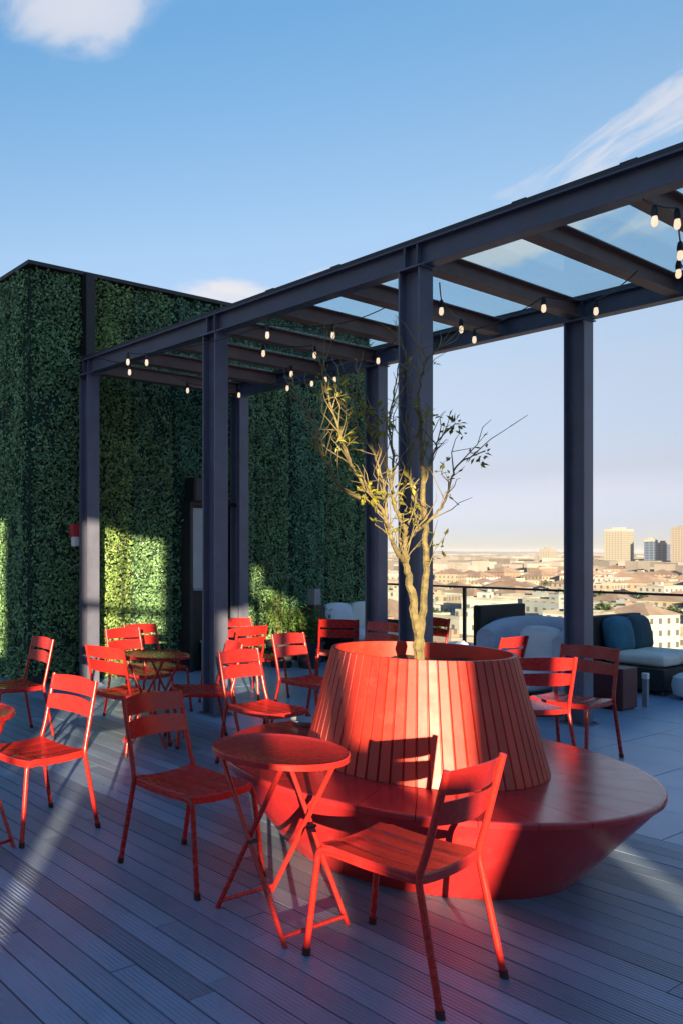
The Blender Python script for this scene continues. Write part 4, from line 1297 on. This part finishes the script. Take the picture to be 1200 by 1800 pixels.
# ---------------------------------------------------------------- string lights
SZ = 3.47
strings = [
    ('string of warm bulbs along the front beam at the left end of the pergola', [(160, 640), (228, 655), (225, 637), (258, 638), (470, 590), (585, 590), (680, 560)]),
    ('string of warm bulbs crossing the middle of the pergola towards the hedge', [(300, 668), (330, 687), (420, 695), (505, 683), (548, 675), (572, 668), (588, 668), (664, 635), (700, 610)]),
    ('string of warm bulbs between the two middle pergola posts', [(455, 640), (463, 622), (553, 625), (512, 658), (480, 672)]),
    ('string of warm bulbs under the rear beam right of the front post', [(772, 520), (775, 548), (810, 580), (833, 598), (955, 543), (1047, 548), (1120, 500)]),
    ('string of warm bulbs hanging at the top right corner of the pergola', [(1130, 380), (1150, 390), (1190, 395), (1195, 450), (1192, 482), (1230, 520)]),
]
for label, pts in strings:
    W3 = []
    for (px, py) in pts:
        d = F_PX * (SZ - EYE) / (HZ - py)
        W3.append(Vector(((px - CX) / F_PX * d, d, SZ)))
    t = thing('string_light', label, 'string light', W3[0], 0, 'strings of warm bulbs under the pergola')
    o0 = W3[0]
    m = MB()
    hang = 0.10
    cab = []
    for i, p in enumerate(W3):
        q = p - o0 + Vector((0, 0, hang))
        if i:
            a = cab[-1]
            n = 6; sag = 0.04 * min(1, (q - a).length)
            for k in range(1, n):
                s = k / n
                cab.append(a.lerp(q, s) - Vector((0, 0, sag * 4 * s * (1 - s))))
        cab.append(q)
    m.tube(cab, 0.0045, 6)
    m.build('cable', M['black'], t)
    for p in W3[1:-1]:
        q = p - o0
        b = MB(); b.lathe([(0.0005, -0.028), (0.009, -0.025), (0.015, -0.015), (0.0175, -0.002), (0.016, 0.013), (0.014, 0.028), (0.011, 0.036)], 14, q)
        bo = b.build('bulb', M['bulb'], t)
        s = MB(); s.lathe([(0.0005, 0.034), (0.017, 0.034), (0.018, 0.06), (0.013, 0.09), (0.0005, 0.104)], 10, q); s.build('socket', M['black'], bo)

# ---------------------------------------------------------------- unseen sun blocker added behind the camera, slotted to shape the sun streaks
WDIR = Vector((LY, -LX, 0)); LDIR = Vector((LX, LY, 0))
LW = -9.5
DZ = math.tan(SUN_EL) * (LW + 6.0)
sc = thing('sun_blocker', 'unseen slotted sun blocker added behind the viewpoint', 'building', LDIR * LW, atan2(WDIR.y, WDIR.x))
HB = 8.4; THK = 0.35
OPEN = [  # w0, w1, z0, z1
    (-2.95, -2.50, 2.6, 4.30), (-1.44, -1.10, 1.72, 4.22), (-1.04, -0.90, 1.66, 4.18), (-0.90, -0.825, 1.20, 4.18), (-0.825, -0.62, 1.66, 4.18),
    (0.08, 0.255, 2.30, 3.05), (0.26, 0.45, 1.42, 3.35), (0.45, 0.57, 1.42, 3.40), (0.575, 0.69, 3.55, 4.0), (0.70, 0.90, 2.10, 3.70), (0.90, 1.19, 1.44, 3.60), (2.00, 2.13, 1.28, 1.95), (2.34, 2.62, 2.20, 2.95)]
m = MB()
ws = [-11.0] + [x for o_ in OPEN for x in o_[:2]] + [13.0]
for i in range(0, len(ws), 2):
    a, b = ws[i], ws[i + 1]
    if b - a > 0.001:
        m.box(((a + b) / 2, 0, (HB + GZ) / 2), (b - a, THK, HB - GZ))
for (a, b, z0, z1) in OPEN:
    z0 -= DZ; z1 -= DZ
    m.box(((a + b) / 2, 0, (z0 + GZ) / 2), (b - a, THK - 0.02, z0 - GZ)); m.box(((a + b) / 2, 0, (z1 + HB) / 2), (b - a, THK - 0.02, HB - z1))
m.build('wall', M['concrete'], sc)  # body of the added blocker, gaps sized for each sunlit patch
m = MB(); m.box((-1.06, 0, 3.22 - DZ), (0.9, 0.06, 0.10)); m.build('blocker_bar', M['dark'], sc)  # bar added to cast the level shadow line on the hedge

# ---------------------------------------------------------------- air
m = MB(); m.box((3000, 6000, (47 + GZ - 1) / 2), (34000, 13800, 47 - (GZ - 1)))
hz = m.build('haze', bpy.data.materials.new('air'))
tag(hz, 'thin pale haze lying over the city', 'haze', kind='stuff')
am = hz.data.materials[0]; am.use_nodes = True
am.node_tree.nodes.clear()
pv = am.node_tree.nodes.new('ShaderNodeVolumePrincipled'); pv.inputs['Density'].default_value = 0.000045
pv.inputs['Color'].default_value = (0.88, 0.92, 1.0, 1)
om = am.node_tree.nodes.new('ShaderNodeOutputMaterial'); am.node_tree.links.new(pv.outputs[0], om.inputs['Volume'])
